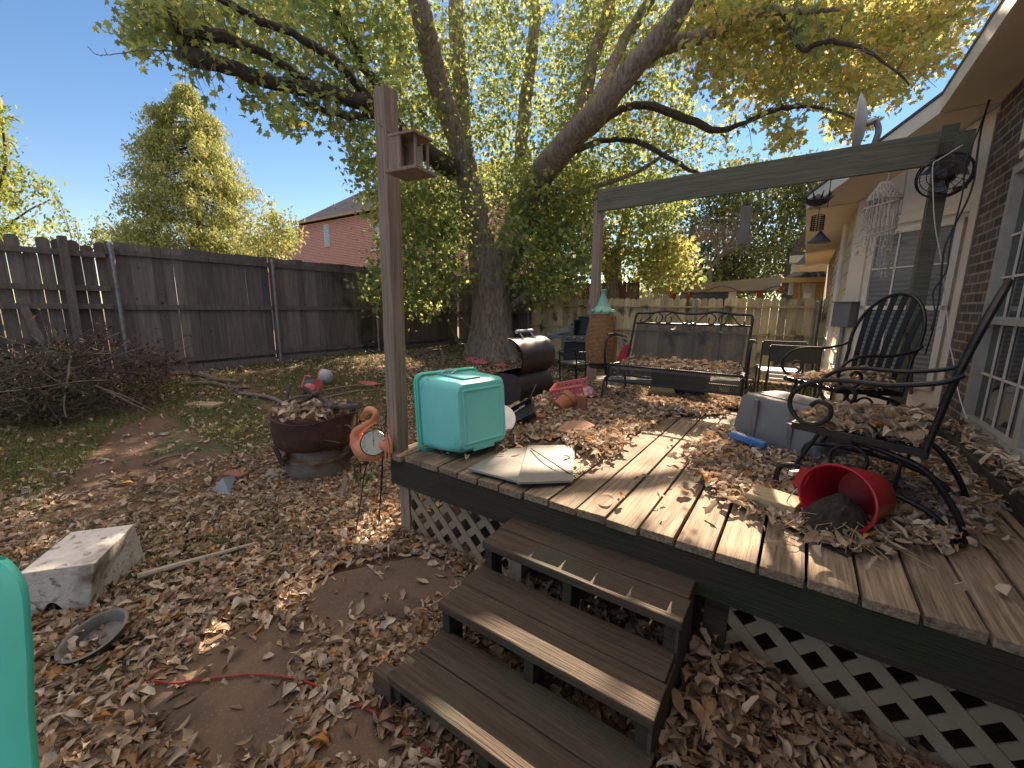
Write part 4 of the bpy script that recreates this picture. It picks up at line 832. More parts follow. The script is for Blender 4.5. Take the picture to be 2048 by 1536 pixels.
for (x0, y0, x1, y1) in ((150, 520, 112, 385), (155, 520, 150, 440), (165, 520, 195, 432), (150, 520, 120, 420), (180, 520, 215, 470)):
    P, R = limb(mb, [(x0, y0, 12, 2), ((x0+x1)/2+6, (y0+y1)/2, 12, 1.6), (x1, y1, 12, .8)], 5, .004)
    for p in P[5:]: 
        for _ in range(9): SP.append((p.x+random.gauss(0, .09), p.y+random.gauss(0, .09), p.z+random.gauss(0, .05)))
mb.build('stems', twig, s2); hang_leaves('crown', np.array(SP), .10, MATS['shrub_leaf'], s2, shape=OVAL)
s3 = thing('leafy_tree', 'small pale yellow green tree between the cypress and the brick house', 'tree', Vector((ond(560, 560, 22).x, ond(560, 560, 22).y, 0)))
mb = MB(); limb(mb, [(560, 620, 22, 4), (555, 480, 22, 3), (545, 425, 22, 1.5)], 5)
for k in range(12): limb(mb, [(556, 500-random.random()*40, 22, 2), (530+random.random()*60, 450-random.random()*30, 22, .8)], 4)
mb.build('trunk', twig, s3)
P_ = region([(490, 470), (520, 440), (545, 408), (560, 430), (590, 425), (598, 470), (580, 520), (480, 525)], 20.5, 23.5, 90, 26, .26); leaves_quad('crown', P_, .20, CYPL, s3)
s4 = thing('leafy_tree', 'low hazy shrub top left of the cypress base', 'tree', Vector((ond(265, 560, 24).x, ond(265, 560, 24).y, 0)))
MB().tube([ond(265, 600, 24), ond(265, 470, 24)], .04, 5).build('trunk', twig, s4); P_ = region([(235, 500), (250, 462), (275, 455), (300, 480), (300, 510)], 23, 25, 30, 26, .25); leaves_quad('crown', P_, .2, CYPL, s4)
# ================================================================ things on the deck
DZ = .58
def dk_(px, py, z=DZ): return onz(px, py, z)
# ---- teal tote lying on its side
tt = thing('storage_tote', 'turquoise plastic storage tote lying on its side at the deck corner', 'storage tote', (-1.80, 2.02, DZ))
def rbox(mb, x0, x1, h0, h1, d0, d1, n=6, cr=.05, frame=None, seg=5):
    """tapered open box along local x: (half y, half z) h0 at x0 and h1 at x1"""
    rings = []
    for (x, hy, hz) in ((x0, h0[0], h0[1]), (x1, h1[0], h1[1])):
        ring = []
        for cx, cz, a0 in ((1, 1, 0), (-1, 1, 90), (-1, -1, 180), (1, -1, 270)):
            for k in range(seg):
                a = R_(a0+90*k/(seg-1)); ring.append((x, cx*(hy-cr)+cr*math.cos(a), cz*(hz-cr)+cr*math.sin(a)))
        rings.append(ring)
    return rings
c = onz(880, 905, DZ); TM = Matrix.Translation((-1.90, 2.02, DZ+.245)) @ Euler((0, R_(-4), R_(-12))).to_matrix().to_4x4()
def tote(parent, m, ml, TM, L, rim, bot, panel=True, x0=0):
    mb = MB(TM); A = []
    prof = [(0, 1.0, 0), (.02*1, .985, 0)]
    rings = []
    xs_ = [0, .04, L-.03, L]; f = [0, .12, .97, 1.0]
    for x, t in zip(xs_, f):
        hy = rim[0]*(1-t)+bot[0]*t; hz = rim[1]*(1-t)+bot[1]*t
        if x == L: hy -= .02; hz -= .02
        rings.append(rbox(mb, x, x, (hy, hz), (hy, hz), 0, 0)[0])
    n = len(rings[0]); vs = [v for r in rings for v in r]; fs = [(i*n+j, i*n+(j+1) % n, (i+1)*n+(j+1) % n, (i+1)*n+j) for i in range(3) for j in range(n)]
    fs.append(tuple(3*n+j for j in range(n)))
    inner = [(x+.004, y*.975, z*.975) for (x, y, z) in rings[0]]+[(L-.02, y*.95, z*.95) for (x, y, z) in rings[2]]
    vs2 = vs+inner; o_ = len(vs); fs += [(o_+j, o_+n+j, o_+n+(j+1) % n, o_+(j+1) % n) for j in range(n)]+[tuple(o_+n+j for j in range(n-1, -1, -1))]+[(j, o_+j, o_+(j+1) % n, (j+1) % n) for j in range(n)]
    mb.add(vs2, fs); o = mb.build('body', m, parent, smooth=True, bev=.004)
    mb = MB(TM); r = rbox(mb, 0, 0, (rim[0]+.012, rim[1]+.012), (rim[0]+.012, rim[1]+.012), 0, 0)[0]; mb.tube([Vector(p) for p in r], .011, 6, closed=True); mb.tube([Vector(p)+Vector((.022, 0, 0)) for p in r], .006, 6, closed=True); mb.build('rim', ml, parent, smooth=True)
    return o
o = tote(tt, teal, teallid, TM, .36, (.235, .235), (.20, .215))
mb = MB(TM)
for (y0, y1, z0, z1) in ((-.145, .145, -.16, .16),):
    for a, b in (((y0, z0), (y1, z0)), ((y1, z0), (y1, z1)), ((y1, z1), (y0, z1)), ((y0, z1), (y0, z0))): mb.bar((.362, a[0], a[1]), (.362, b[0], b[1]), .012, .012, up=(1, 0, 0))
mb.box((.34, 0, -.205), (.04, .16, .025)); mb.build('base_ribs', teal, tt, bev=.003)
mb = MB(TM); mb.box((.17, -.04, .228), (.30, .13, .016), Euler((0, .05, 0))); mb.build('side_recess', mat('teal_shade', (.045, .34, .37), scale=4, rough=.45), tt, bev=.006)
MB(TM).tube(curve([(.03, -.07, .243), (.05, -.02, .262), (.10, .0, .256), (.12, -.05, .244)]), .005, 6).build('handle', whitep, tt, smooth=True)
# a green lid sheet beside it
# ---- broken tile pieces
t1 = MB().poly([dk_(935, 940, .60), dk_(1037, 967, .60), dk_(1056, 897, .60), dk_(1010, 902, .60)], .011).build('broken_tile', tile, loc=dk_(990, 930)); tagit(t1, 'left piece of cracked cream floor tile at the deck edge', 'tile', 'broken tile pieces')
t1 = MB().poly([dk_(1034, 969, .612), dk_(1146, 965, .60), dk_(1149, 893, .60), dk_(1056, 894, .612)], .011).build('broken_tile', tile, loc=dk_(1100, 930)); tagit(t1, 'right piece of cracked cream floor tile, lying partly over the other', 'tile', 'broken tile pieces')
o = MB().tube(curve([dk_(1062, 897, .63), dk_(1090, 915, .64), dk_(1120, 935, .63), dk_(1152, 955, .60)]), .0035, 5).build('twig', twigdark, loc=dk_(1100, 920)); tagit(o, 'thin dark twig curving across the cream tile', 'twig')
mb = MB(); c = dk_(1152, 948, .6)
for k in range(26): mb.tube([c+Vector((random.gauss(0, .02), random.gauss(0, .02), .0)), c+Vector((random.gauss(0, .05), random.gauss(0, .05), random.uniform(0, .03)))], .0015, 3)
tagit(mb.build('root_tuft', twigdark, loc=c), 'small tuft of dry rootlets at the right corner of the tile', 'roots')
# ---- grey tote upside down
gt = thing('storage_tote', 'grey plastic tote standing upside down among leaves between bench and chair', 'storage tote', (.05, 3.40, DZ))
zt = DZ+.335
tp = [onz(1462, 787, zt), onz(1640, 862, zt), onz(1716, 812, zt), onz(1560, 778, zt)]
bt2 = [dk_(1447, 880), dk_(1622, 937), dk_(1760, 872), dk_(1560, 815)]
# rectangular: build from fitted frame
ga = Vector((-.36, 3.30, 0)); gb = Vector((.16, 2.90, 0)); ux = (gb-ga); L1 = ux.length; ux.normalize(); uy = Vector((-ux.y, ux.x, 0)); uy = uy if uy.y > 0 else -uy
ctr = (ga+gb)/2+uy*.22
GM = Matrix((( 0, ux.x, uy.x, ctr.x), (0, ux.y, uy.y, ctr.y), (1, 0, 0, DZ), (0, 0, 0, 1)))
tote(gt, greyplastic, greyplastic, GM, .335, (L1/2, .22), (L1/2-.03, .185))
for s in (-.13, .13):
    for e in (-.208, .208): MB(GM).box((.17, s, e), (.30, .035, .02)).build('rib', greyplastic, gt, bev=.003)
for s in (-1, 1):
    for k in (-.015, .015): MB(GM).box((.035, s*(L1/2-.06)+k, -.226), (.05, .008, .02)).build('rib', greyplastic, gt, bev=.002)
mb = MB(GM); mb.box((.338, 0, 0), (.012, L1*.62, .22)); mb.build('base_panel', greyplastic, gt, bev=.004)
# blue dustpan
p, q = dk_(1462, 868, .68), dk_(1532, 892, .66); o = MB().bar(p, q, .05, .05).build('toy_block', bluebright, loc=p, bev=.012); tagit(o, 'bright blue plastic bar leaning at the foot of the grey tote', 'plastic bar')
# ---- blocks and bricks
def block(px, py, dims, rz, m, name, label, cat, z=DZ, tilt=0, grp=None):
    p = dk_(px, py, z); o = MB().box((p.x, p.y, z+dims[2]/2), dims, Euler((tilt, 0, rz))).build(name, m, loc=p, bev=.004); return tagit(o, label, cat, grp)
block(1163, 832, (.075, .06, .18), .2, brickred, 'brick', 'red brick standing on end by the clay pot', 'brick', grp='loose bricks on the deck')
block(1100, 868, (.16, .09, .0), 0, brickred, 'x', 'x', 'x') if 0 else None
block(1065, 850, (.19, .10, .085), .5, brickred, 'brick', 'reddish brick lying near the smoker tray by the maroon cloth', 'brick', grp='loose bricks on the deck')
p_ = [dk_(1112, 872, .60), dk_(1150, 880, .60), dk_(1190, 862, .62), dk_(1170, 851, .62), dk_(1130, 855, .61)]
o = MB().poly(p_, .045).build('paver', paverm, loc=p_[0], bev=.005); tagit(o, 'flat salmon coloured paver half buried in deck leaves', 'paver')
o = MB().poly([dk_(1180, 818, .6), dk_(1225, 828, .6), dk_(1215, 836, .6), dk_(1178, 828, .6)], .04).build('paver', paverm, loc=dk_(1200, 828), bev=.005); tagit(o, 'small pinkish paver in leaves right of the upright brick', 'paver')
block(1322, 797, (.24, .20, .10), .35, blockwood, 'wood_block', 'thick cut wood block on leaves under the bench', 'wood block')
p, q = dk_(1502, 990, .615), dk_(1598, 1020, .615); o = MB().bar(p, q, .15, .07, up=(0, 0, 1)).build('wood_block', blockwood, loc=p, bev=.005); tagit(o, 'mossy wood offcut lying beside the red bucket', 'wood block')
block(1190, 767, (.16, .12, .05), .3, blockwood, 'wood_block', 'flat pale wood offcut at the foot of the far post', 'wood block')
block(1162, 800, (.14, .10, .09), .1, yellow, 'plastic_box', 'yellow plastic block behind the upright brick', 'plastic box')
# terracotta pot
c = dk_(1128, 826); pot = thing('flower_pot', 'empty terracotta pot tipped over by the pink basket', 'flower pot', c)
PM = Matrix.Translation(c+Vector((0, 0, .09))) @ Vector((.35, .8, .42)).normalized().to_track_quat('Z', 'Y').to_matrix().to_4x4()
MB(PM).lathe([(.06, -.08), (.078, .03), (.088, .03), (.092, .075), (.084, .075), (.07, .03), (.052, -.06)], 28).build('pot', terracotta, pot, smooth=True)
# pink basket + foil bag
c = dk_(1135, 806); bk = thing('basket', 'coral pink plastic basket with round holes lying on its side', 'basket', c)
pmesh = bpy.data.materials.new('basket_plastic'); BM_ = Matrix.Translation(c+Vector((.02, .02, .10))) @ Euler((R_(8), R_(-14), R_(12))).to_matrix().to_4x4()
def holed(mb, w_, h, nx, ny, r, th, off):
    """panel in local x-z with round holes, thickness along y"""
    cw, ch = w_/nx, h/ny
    for i in range(nx):
        for j in range(ny):
            cx, cz = -w_/2+cw*(i+.5), -h/2+ch*(j+.5); k = 8; ring = [(cx+r*math.cos(2*PI*t/k+PI/8), cz+r*math.sin(2*PI*t/k+PI/8)) for t in range(k)]
            sq = [(cx+cw/2*a, cz+ch/2*b) for a, b in ((1, .0), (1, 1), (0, 1), (-1, 1), (-1, 0), (-1, -1), (0, -1), (1, -1))]
            ring = [(cx+r*math.cos(2*PI*t/k), cz+r*math.sin(2*PI*t/k)) for t in range(k)]
            vs = [(x, off, z) for x, z in ring]+[(x, off, z) for x, z in sq]+[(x, off+th, z) for x, z in ring]+[(x, off+th, z) for x, z in sq]
            fs = []
            for t in range(k): u_ = (t+1) % k; fs += [(t, u_, 8+u_, 8+t), (16+t, 24+t, 24+u_, 16+u_), (t, 16+t, 16+u_, u_)]
            mb.add(vs, fs)
mb = MB(BM_); holed(mb, .30, .17, 8, 3, .012, .004, -.11); mb2 = MB(BM_ @ Matrix.Rotation(PI, 4, 'Z')); holed(mb2, .30, .17, 8, 3, .012, .004, -.11); mb.v += mb2.v; n0 = len(mb.v)-len(mb2.v); mb.f += [tuple(i+n0 for i in f) for f in mb2.f]
mb.box((-.15, 0, 0), (.004, .22, .17)); mb.box((0, 0, -.085), (.30, .22, .004)); mb.build('body', pink, bk)
mb = MB(BM_); mb.bar((-.16, -.115, .085), (.16, -.115, .085), .016, .02); mb.bar((-.16, .115, .085), (.16, .115, .085), .016, .02); mb.bar((-.16, -.115, .085), (-.16, .115, .085), .016, .02); mb.bar((.155, -.115, -.09), (.155, -.115, .09), .01, .01); mb.build('rim', pink, bk, bev=.003)
c = dk_(1168, 797, .62); mb = MB(); vs = []; nn_ = 9
for i in range(nn_):
    for j in range(nn_): u_, v_ = i/(nn_-1)-.5, j/(nn_-1)-.5; vs.append((c.x+u_*.20, c.y+.05+v_*.2, c.z+.09*(1-4*u_*u_)*(1-3.6*v_*v_)+random.uniform(-.012, .012)+.03))
mb.add(vs, [(i*nn_+j, i*nn_+j+1, (i+1)*nn_+j+1, (i+1)*nn_+j) for i in range(nn_-1) for j in range(nn_-1)]); bagm = mat('foil_bag', (.45, .45, .45), (.38, .02, .03), scale=5, rough=.3, metal=.3)
o = mb.build('foil_bag', bagm, loc=c, smooth=False); tagit(o, 'crumpled red and silver foil bag spilling from the pink basket', 'snack bag')
# ---- dark tray, lid and maroon cloth by the smoker
c = dk_(1030, 850, .60); tr = thing('baking_tray', 'dark rectangular metal tray tilted up behind the turquoise tote', 'tray', c)
TM2 = Matrix.Translation(c+Vector((-.01, .02, .045))) @ Euler((R_(20), R_(-30), R_(28))).to_matrix().to_4x4()
mb = MB(TM2); mb.box((0, 0, 0), (.34, .22, .006)); mb.box((0, .11, .02), (.34, .006, .045)); mb.box((0, -.11, .02), (.34, .006, .045)); mb.box((.17, 0, .02), (.006, .22, .045)); mb.box((-.17, 0, .02), (.006, .22, .045)); mb.build('tray', mat('dark_enamel', (.02, .022, .028), scale=10, rough=.3), tr, bev=.002)
mb = MB(TM2); mb.tube([(.17, .11, .045), (.26, .11, .12)], .004, 5); mb.build('wire', silver, tr); mb = MB(TM2); mb.tube([(-.1, 0, .03), (.08, .02, .05)], .006, 5); mb.box((.09, .02, .05), (.05, .03, .01)); mb.build('spatula', silver, tr)
c = dk_(998, 838, .70); o = MB().lathe([(.001, .012), (.08, .008), (.12, 0), (.122, -.006), (.001, -.004)], 28, Matrix.Translation(c) @ Euler((R_(48), R_(10), R_(25))).to_matrix().to_4x4()).build('pot_lid', silver, loc=c, smooth=True); tagit(o, 'round shiny metal lid leaning behind the turquoise tote', 'lid')
mb = MB(); p0, p1 = dk_(1015, 868, .62), dk_(1075, 822, .66); vs = []
for i in range(14):
    for j in range(7):
        t = i/13; s = (j/6-.5); a = p0.lerp(p1, t); vs.append(a+Vector((s*.11*(1-.3*t), s*.13, -.015+.035*math.sin(j*2.1+i*.8)+random.uniform(0, .02)-.05*abs(s))))
mb.add(vs, [(i*7+j, i*7+j+1, (i+1)*7+j+1, (i+1)*7+j) for i in range(13) for j in range(6)]); o = mb.build('cloth', maroon, loc=p0, smooth=True); tagit(o, 'crumpled maroon cloth lying in leaves in front of the dark tray', 'cloth')
# ---- barrel smoker
c = Vector((-2.46, 3.78, ony(1007, 776, 3.50).z)); sm = thing('barrel_smoker', 'black barrel smoker grill with its lid open beside the deck', 'smoker', (c.x, c.y, 0))
br = mat('smoker_paint', (.050, .042, .040), (.028, .024, .024), scale=5, rough=.5, metal=.15, bump=.1, spots=[((.075, .035, .03), 4, .55, (1, 1, 1)), ((.2, .2, .19), 25, .74, (1, 1, 1))])
SX = Matrix.Translation(c) @ Euler((0, 0, R_(88))).to_matrix().to_4x4()
def barrel(mb, r, L, a0, a1, cx=0, cz=0, n=24, cap=True):
    vs = []; fs = []
    for x in (-L/2, L/2):
        for k in range(n+1): a = R_(a0+(a1-a0)*k/n); vs.append((x, cx+r*math.cos(a), cz+r*math.sin(a)))
    for k in range(n): fs.append((k, k+1, n+2+k, n+1+k))
    m_ = len(vs); vs2 = [(x, cx+(y-cx)*.96, cz+(z-cz)*.96) for x, y, z in vs]; fs += [(m_+k, m_+n+1+k, m_+n+2+k, m_+k+1) for k in range(n)]
    if cap: fs += [tuple(range(n+1)), tuple(range(2*n+1, n, -1))]
    mb.add(vs+vs2, fs)
mb = MB(SX); barrel(mb, .205, .62, 128, 412); mb.build('firebox', br, sm, smooth=True)
mb = MB(SX); barrel(mb, .205, .62, 88, 262, cx=-.02, cz=.32, cap=False); barrel(mb, .198, .61, 262, 88, cx=-.02, cz=.32, cap=False); lid = mb.build('lid', br, sm, smooth=True)
mb = MB(SX); mb.tube([(-.10, -.09, .50), (-.10, -.02, .58)], .008, 6); mb.tube([(.10, -.09, .50), (.10, -.02, .58)], .008, 6); mb.tube([(-.15, -.02, .585), (.15, -.02, .585)], .02, 8); mb.build('handle', silver, lid)
mb = MB(SX); mb.box((0.02, -.10, .12), (.22, .05, .02)); mb.box((-.2, -.10, .12), (.05, .05, .03)); mb.build('hinge', silver, sm)
for a, b in ((-.25, -.14), (.25, -.14), (-.25, .14), (.25, .14)): mb = MB(SX); mb.tube([(a, b, -.10), (a*1.1, b*1.4, -c.z+.12)], .014, 6); mb.build('leg', br, sm)
# ---- bench glider
bn_ = thing('garden_bench', 'black mesh metal glider bench with scrolled top rail and leaves on its seat', 'bench', (-.92, 4.1, DZ))
BL_, BRx = -1.46, -.38; SZ = .955
def bp(x, v):      # v 0..1 up the back
    return Vector((x, 4.24+.20*v, SZ-.02+.52*v))
def tubeobj(pts, r, name, par, m=blackmetal, n=8): mb = MB(); mb.tube(pts, r, n); return mb.build(name, m, par, smooth=True)
w_ = BRx-BL_
top = []
for t in np.linspace(0, 1, 41):
    hgt = .975+.045*math.exp(-((t-.27)/.11)**2)+.045*math.exp(-((t-.73)/.11)**2); top.append(bp(BL_+.03+(w_-.06)*t, hgt))
mb = MB(); mb.tube([bp(BL_-.01, -.1), bp(BL_, .3), bp(BL_, .9), bp(BL_+.01, .96)]+top+[bp(BRx-.01, .96), bp(BRx, .9), bp(BRx, .3), bp(BRx+.01, -.1)], .012, 8)
mb.tube([bp(BL_, .78), bp(BRx, .78)], .009, 8); mb.tube([bp(BL_, .03), bp(BRx, .03)], .008, 8); mb.build('back_frame', blackmetal, bn_, smooth=True)
def spiral(cx, cv, r, a0, a1, flip=1, n=14, par=None):
    return [bp(cx+flip*r*(1-.45*k/n)*math.cos(R_(a0+(a1-a0)*k/n)), cv+1.75*r*(1-.45*k/n)*math.sin(R_(a0+(a1-a0)*k/n))) for k in range(n+1)]
mb = MB()
for half in (0, 1):
    c0 = BL_+w_*(.27+.46*half)
    for fl in (-1, 1):
        mid = c0+fl*.005
        pts = [bp(c0+fl*.225, .86), bp(c0+fl*.235, .82), bp(c0+fl*.205, .80), bp(c0+fl*.17, .84), bp(c0+fl*.13, .93), bp(c0+fl*.08, .99), bp(c0+fl*.03, .95), bp(c0+fl*.012, .88), bp(c0+fl*.04, .80), bp(c0+fl*.075, .83), bp(c0+fl*.07, .91)]
        mb.tube(curve(pts), .0062, 6)
mb.build('scrollwork', blackmetal, bn_, smooth=True)
mb = MB(); mb.poly([bp(BL_+.03, .05), bp(BRx-.03, .05), bp(BRx-.03, .77), bp(BL_+.03, .77)]); mb.build('back_mesh', meshmetal, bn_)
mb = MB(); vs = []; prof_ = [(4.26, SZ-.01), (4.0, SZ-.03), (3.86, SZ), (3.82, SZ-.005), (3.80, SZ-.03), (3.80, SZ-.15)]
for (y, z) in prof_: vs += [(BL_-.03, y, z), (BRx+.03, y, z)]
mb.add(vs, [(2*i, 2*i+1, 2*i+3, 2*i+2) for i in range(5)]); mb.build('seat_mesh', meshmetal, bn_)
mb = MB(); mb.tube([(BL_-.03, 3.80, SZ-.15), (BRx+.03, 3.80, SZ-.15)], .009, 8); mb.tube([(BL_-.03, 3.825, SZ+.002), (BRx+.03, 3.825, SZ+.002)], .010, 8)
for x in (BL_-.035, BRx+.035): mb.tube([(x, 4.27, SZ-.02), (x, 3.84, SZ), (x, 3.80, SZ-.02), (x, 3.80, SZ-.16)], .012, 8)
mb.build('seat_frame', blackmetal, bn_, smooth=True)
for x in (BL_-.06, BRx+.06):
    mb = MB(); mb.tube(curve([(x, 4.33, SZ+.24), (x, 4.1, SZ+.27), (x, 3.9, SZ+.27), (x, 3.8, SZ+.24), (x, 3.77, SZ+.10), (x, 3.83, SZ-.1)]), .011, 8); mb.box((x, 3.92, SZ+.285), (.05, .12, .02)); mb.build('armrest', blackmetal, bn_, smooth=True)
    mb = MB(); mb.tube(curve([(x, 3.72, DZ+.01), (x, 3.76, DZ+.15), (x, 3.80, DZ+.235), (x, 3.9, DZ+.25), (x, 4.25, DZ+.25), (x, 4.36, DZ+.2), (x, 4.42, DZ+.01)]), .011, 8); mb.tube([(x, 3.70, DZ+.012), (x, 4.45, DZ+.012)], .011, 8); mb.build('leg', blackmetal, bn_, smooth=True)
    mb = MB(); mb.tube([(x+.02, 3.9, DZ+.25), (x+.02, 3.98, SZ-.05)], .007, 6); mb.tube([(x+.02, 4.2, DZ+.25), (x+.02, 4.12, SZ-.05)], .007, 6); mb.build('swing_link', blackmetal, bn_)
mb = MB(); mb.tube([(BL_-.06, 3.80, DZ+.225), (BRx+.06, 3.80, DZ+.225)], .010, 8); mb.tube([(BL_-.06, 4.35, DZ+.2), (BRx+.06, 4.35, DZ+.2)], .010, 8); mb.build('cross_bar', blackmetal, bn_, smooth=True)
xs, ys_ = scatter(1100, BL_+.05, BRx-.02, 3.9, 4.22); zz = SZ-.02+.06*np.clip((ys_-3.88)/.3, 0, 1)*RNG.uniform(0, 1, 1100)
o = litter('leaf_litter', np.stack([xs, ys_, zz], 1), .05, DEAD, tilt=.5); tagit(o, 'dry leaves heaped along the seat of the mesh bench', 'leaves', kind='stuff')
c = ony(1345, 663, 4.3); o = litter('fallen_leaf', np.array([[c.x, 4.31, c.z]]), .08, DEAD); tagit(o, 'single dry leaf stuck on the mesh back of the bench', 'leaf')
# dark blue box under the bench
a = ony(1312, 742, 4.62); b = ony(1412, 795, 4.62)
o = MB().box(((a.x+b.x)/2, 4.60, DZ+.14), (b.x-a.x, .24, .27), taper=1.05).build('storage_box', bluedark, loc=((a.x+b.x)/2, 4.6, DZ), bev=.012); tagit(o, 'dark blue plastic storage box behind the legs of the bench', 'storage box')
MB().box(((a.x+b.x)/2, 4.60, DZ+.285), (b.x-a.x+.05, .28, .02)).build('lid', bluedark, o, bev=.004)
# ---- scroll chairs
def make_chair(name, label):
    t = thing(name, label, 'chair', (0, 0, 0), 'black scroll armed metal chairs on the deck')
    H = .385; W = .27; m = blackmetal        # faces -x
    mb = MB(); mb.poly([(-.26, -W, H-.03), (.20, -W, H-.05), (.20, W, H-.05), (-.26, W, H-.03)], .006); mb.build('seat', meshmetal, t)
    mb = MB()
    for s in (-1, 1): mb.bar((-.27, s*W, H-.02), (.21, s*W, H-.04), .014, .034)
    mb.bar((-.265, -W, H-.02), (-.265, W, H-.02), .014, .034); mb.bar((.205, -W, H-.045), (.205, W, H-.045), .014, .034); mb.build('seat_frame', m, t, bev=.003)
    # round back: oval hoop leaning back
    def b_(u, v): return Vector((.20+.07*v+.06*v*v, u, H-.03+.68*v))
    hoop = []
    for k in range(29):
        a = R_(-52+284*k/28); uu = W*1.04*math.cos(a); vv = .58+.42*math.sin(a); hoop.append(b_(uu if vv > .25 else uu, max(vv, 0)))
    hoop = [b_(W, 0)]+[b_(W*1.05*math.cos(R_(-20+220*k/28)), .52+.48*math.sin(R_(-20+220*k/28))) for k in range(29)]+[b_(-W, 0)]
    mb = MB(); mb.tube(hoop, .0125, 8); mb.build('back_hoop', m, t, smooth=True)
    for i in range(6):
        u = -W*.78+W*1.56*i/5; vt = .52+.48*math.sqrt(max(0, 1-(u/(W*1.05))**2)); mb = MB(); n = 8; vs = []
        for k in range(n+1):
            v = .02+(vt-.02)*k/n; uu = u*(.80+.2*v/vt if vt else 1); c = b_(uu, v); vs += [c+Vector((0, -.023, 0)), c+Vector((0, .023, 0)), c+Vector((.005, .023, 0)), c+Vector((.005, -.023, 0))]
        mb.add(vs, [(4*k+j, 4*k+(j+1) % 4, 4*k+4+(j+1) % 4, 4*k+4+j) for k in range(n) for j in range(4)]+[(3, 2, 1, 0), (4*n, 4*n+1, 4*n+2, 4*n+3)]); mb.build('back_slat', m, t)
    for s in (-1, 1):
        y = s*(W+.02); az = H+.21
        pts = [(.265, y, az+.085), (.20, y, az+.045), (.05, y, az+.015), (-.10, y, az+.015), (-.20, y, az-.005), (-.27, y, az-.06), (-.285, y, az-.13), (-.24, y, az-.195), (-.17, y, az-.20), (-.125, y, az-.16), (-.13, y, az-.11), (-.175, y, az-.095), (-.20, y, az-.12)]
        mb = MB(); mb.tube(curve(pts), .0105, 8); mb.build('armrest', m, t, smooth=True)
        # spring base: two arched tubes each side with a ring between
        mb = MB(); y = s*(W-.02)
        mb.tube(curve([(-.30, y, .0), (-.31, y, .10), (-.27, y, .155), (-.12, y, .165), (.08, y, .15), (.24, y, .10), (.34, y, .01)]), .013, 8)
        mb.tube(curve([(-.02, y, H-.05), (.10, y, H-.075), (.22, y, .26), (.32, y, .12), (.36, y, .01)]), .013, 8)
        mb.tube([(.13, y, .14), (.135, y, H-.09)], .008, 6); mb.tube([(-.24, y, .155), (-.16, y, H-.04)], .010, 6); mb.build('leg', m, t, smooth=True)
        mb = MB(); mb.tube([(-.04+.068*math.cos(2*PI*k/24), y, .245+.068*math.sin(2*PI*k/24)) for k in range(24)], .008, 8, closed=True); mb.build('side_ring', m, t, smooth=True)
    mb = MB(); mb.tube([(-.30, -W+.02, .012), (-.30, W-.02, .012)], .011, 8); mb.tube([(.35, -W-.02, .014), (.35, W+.02, .014)], .013, 8); mb.build('floor_bar', m, t, smooth=True)
    return t
ch1 = make_chair('metal_chair', 'black metal chair nearest the camera, full of leaves, above the red bucket')
ch2 = copy_tree(ch1); ch2['label'] = 'black metal chair farther back by the bay window, rounded slatted back facing us'
ch1.location = (.335, 2.60, DZ); ch1.rotation_euler = (0, 0, R_(-13))
ch2.location = (.30, 3.98, DZ); ch2.rotation_euler = (0, 0, R_(36))
for (cx, cy, rz, lb) in ((.335, 2.60, R_(-13), 'pale dry leaves filling the seat of the nearest metal chair'), (.30, 3.98, R_(36), 'dry leaves filling the seat of the metal chair by the bay window')):
    u_, v_ = RNG.uniform(-.25, .19, 1100), RNG.uniform(-.25, .25, 1100); zz = DZ+.35+(.02+.08*np.clip((u_+.2)/.35, 0, 1))*RNG.uniform(0, 1, 1100)*(1-(v_/.27)**4)
    P_ = np.stack([cx+u_*math.cos(rz)-v_*math.sin(rz), cy+u_*math.sin(rz)+v_*math.cos(rz), zz], 1); o = litter('leaf_litter', P_, .06, DEAD, tilt=.45); tagit(o, lb, 'leaves', kind='stuff')
# curved runner + stick by the far chair
p, q = onz(1822, 800, .62), ony(1812, 662, 4.05); o = MB().tube([p, p.lerp(q, .5)+Vector((.01, 0, 0)), q], [.018, .016, .012], 8).build('stick', mat('stick_wood', (.22, .15, .11), scale=8), loc=p, smooth=True); tagit(o, 'upright brown stick leaning against the farther metal chair', 'stick')
# ---- red bucket
c = Vector((.30, 2.02, DZ)); bu = thing('bucket', 'red plastic bucket on its side spilling dark soil and dry roots', 'bucket', c)
axd = Vector((-.50, -.86, .10)).normalized(); bq = (axd).to_track_quat('Z', 'Y').to_matrix().to_4x4(); bcen = onz(1672, 1010, DZ+.12)
BMx = Matrix.Translation(Vector((bcen.x, bcen.y, DZ+.147))) @ bq @ Matrix.Scale(1.07, 4)
MB(BMx).lathe([(.001, -.22), (.095, -.22), (.10, -.21), (.128, -.005), (.136, .0), (.136, .012), (.130, .014), (.124, .008), (.095, -.20), (.001, -.205)], 40, caps=False).build('shell', redplastic, bu, smooth=True)
# spout lip + handle bracket
lm = Matrix(BMx); 
def bl(a, r, z): return (r*math.cos(R_(a)), r*math.sin(R_(a)), z)
inv = BMx.inverted().to_3x3(); lft = inv @ Vector((-.85, .35, .25)); ang = math.degrees(math.atan2(lft.y, lft.x))
MB(BMx).add([bl(ang-22, .128, .0), bl(ang+22, .128, .0), bl(ang+16, .165, .012), bl(ang-16, .165, .012), bl(ang-22, .118, -.08), bl(ang+22, .118, -.08)], [(0, 1, 2, 3), (4, 5, 2, 3), (0, 3, 4), (1, 5, 2)]).build('pouring_lip', redplastic, bu)
MB(BMx).box(bl(ang, .172, -.012), (.02, .02, .085)).build('grip', whitep, bu, bev=.003)
MB(BMx).tube(curve([bl(ang+20, .14, .01), bl(ang+45, .17, .05), bl(ang+90, .165, .06), bl(ang+130, .14, .01)]), .0025, 6).build('handle', silver, bu)
mb = MB(); pc = bcen+axd*.02; 
vs = []; nn_ = 22
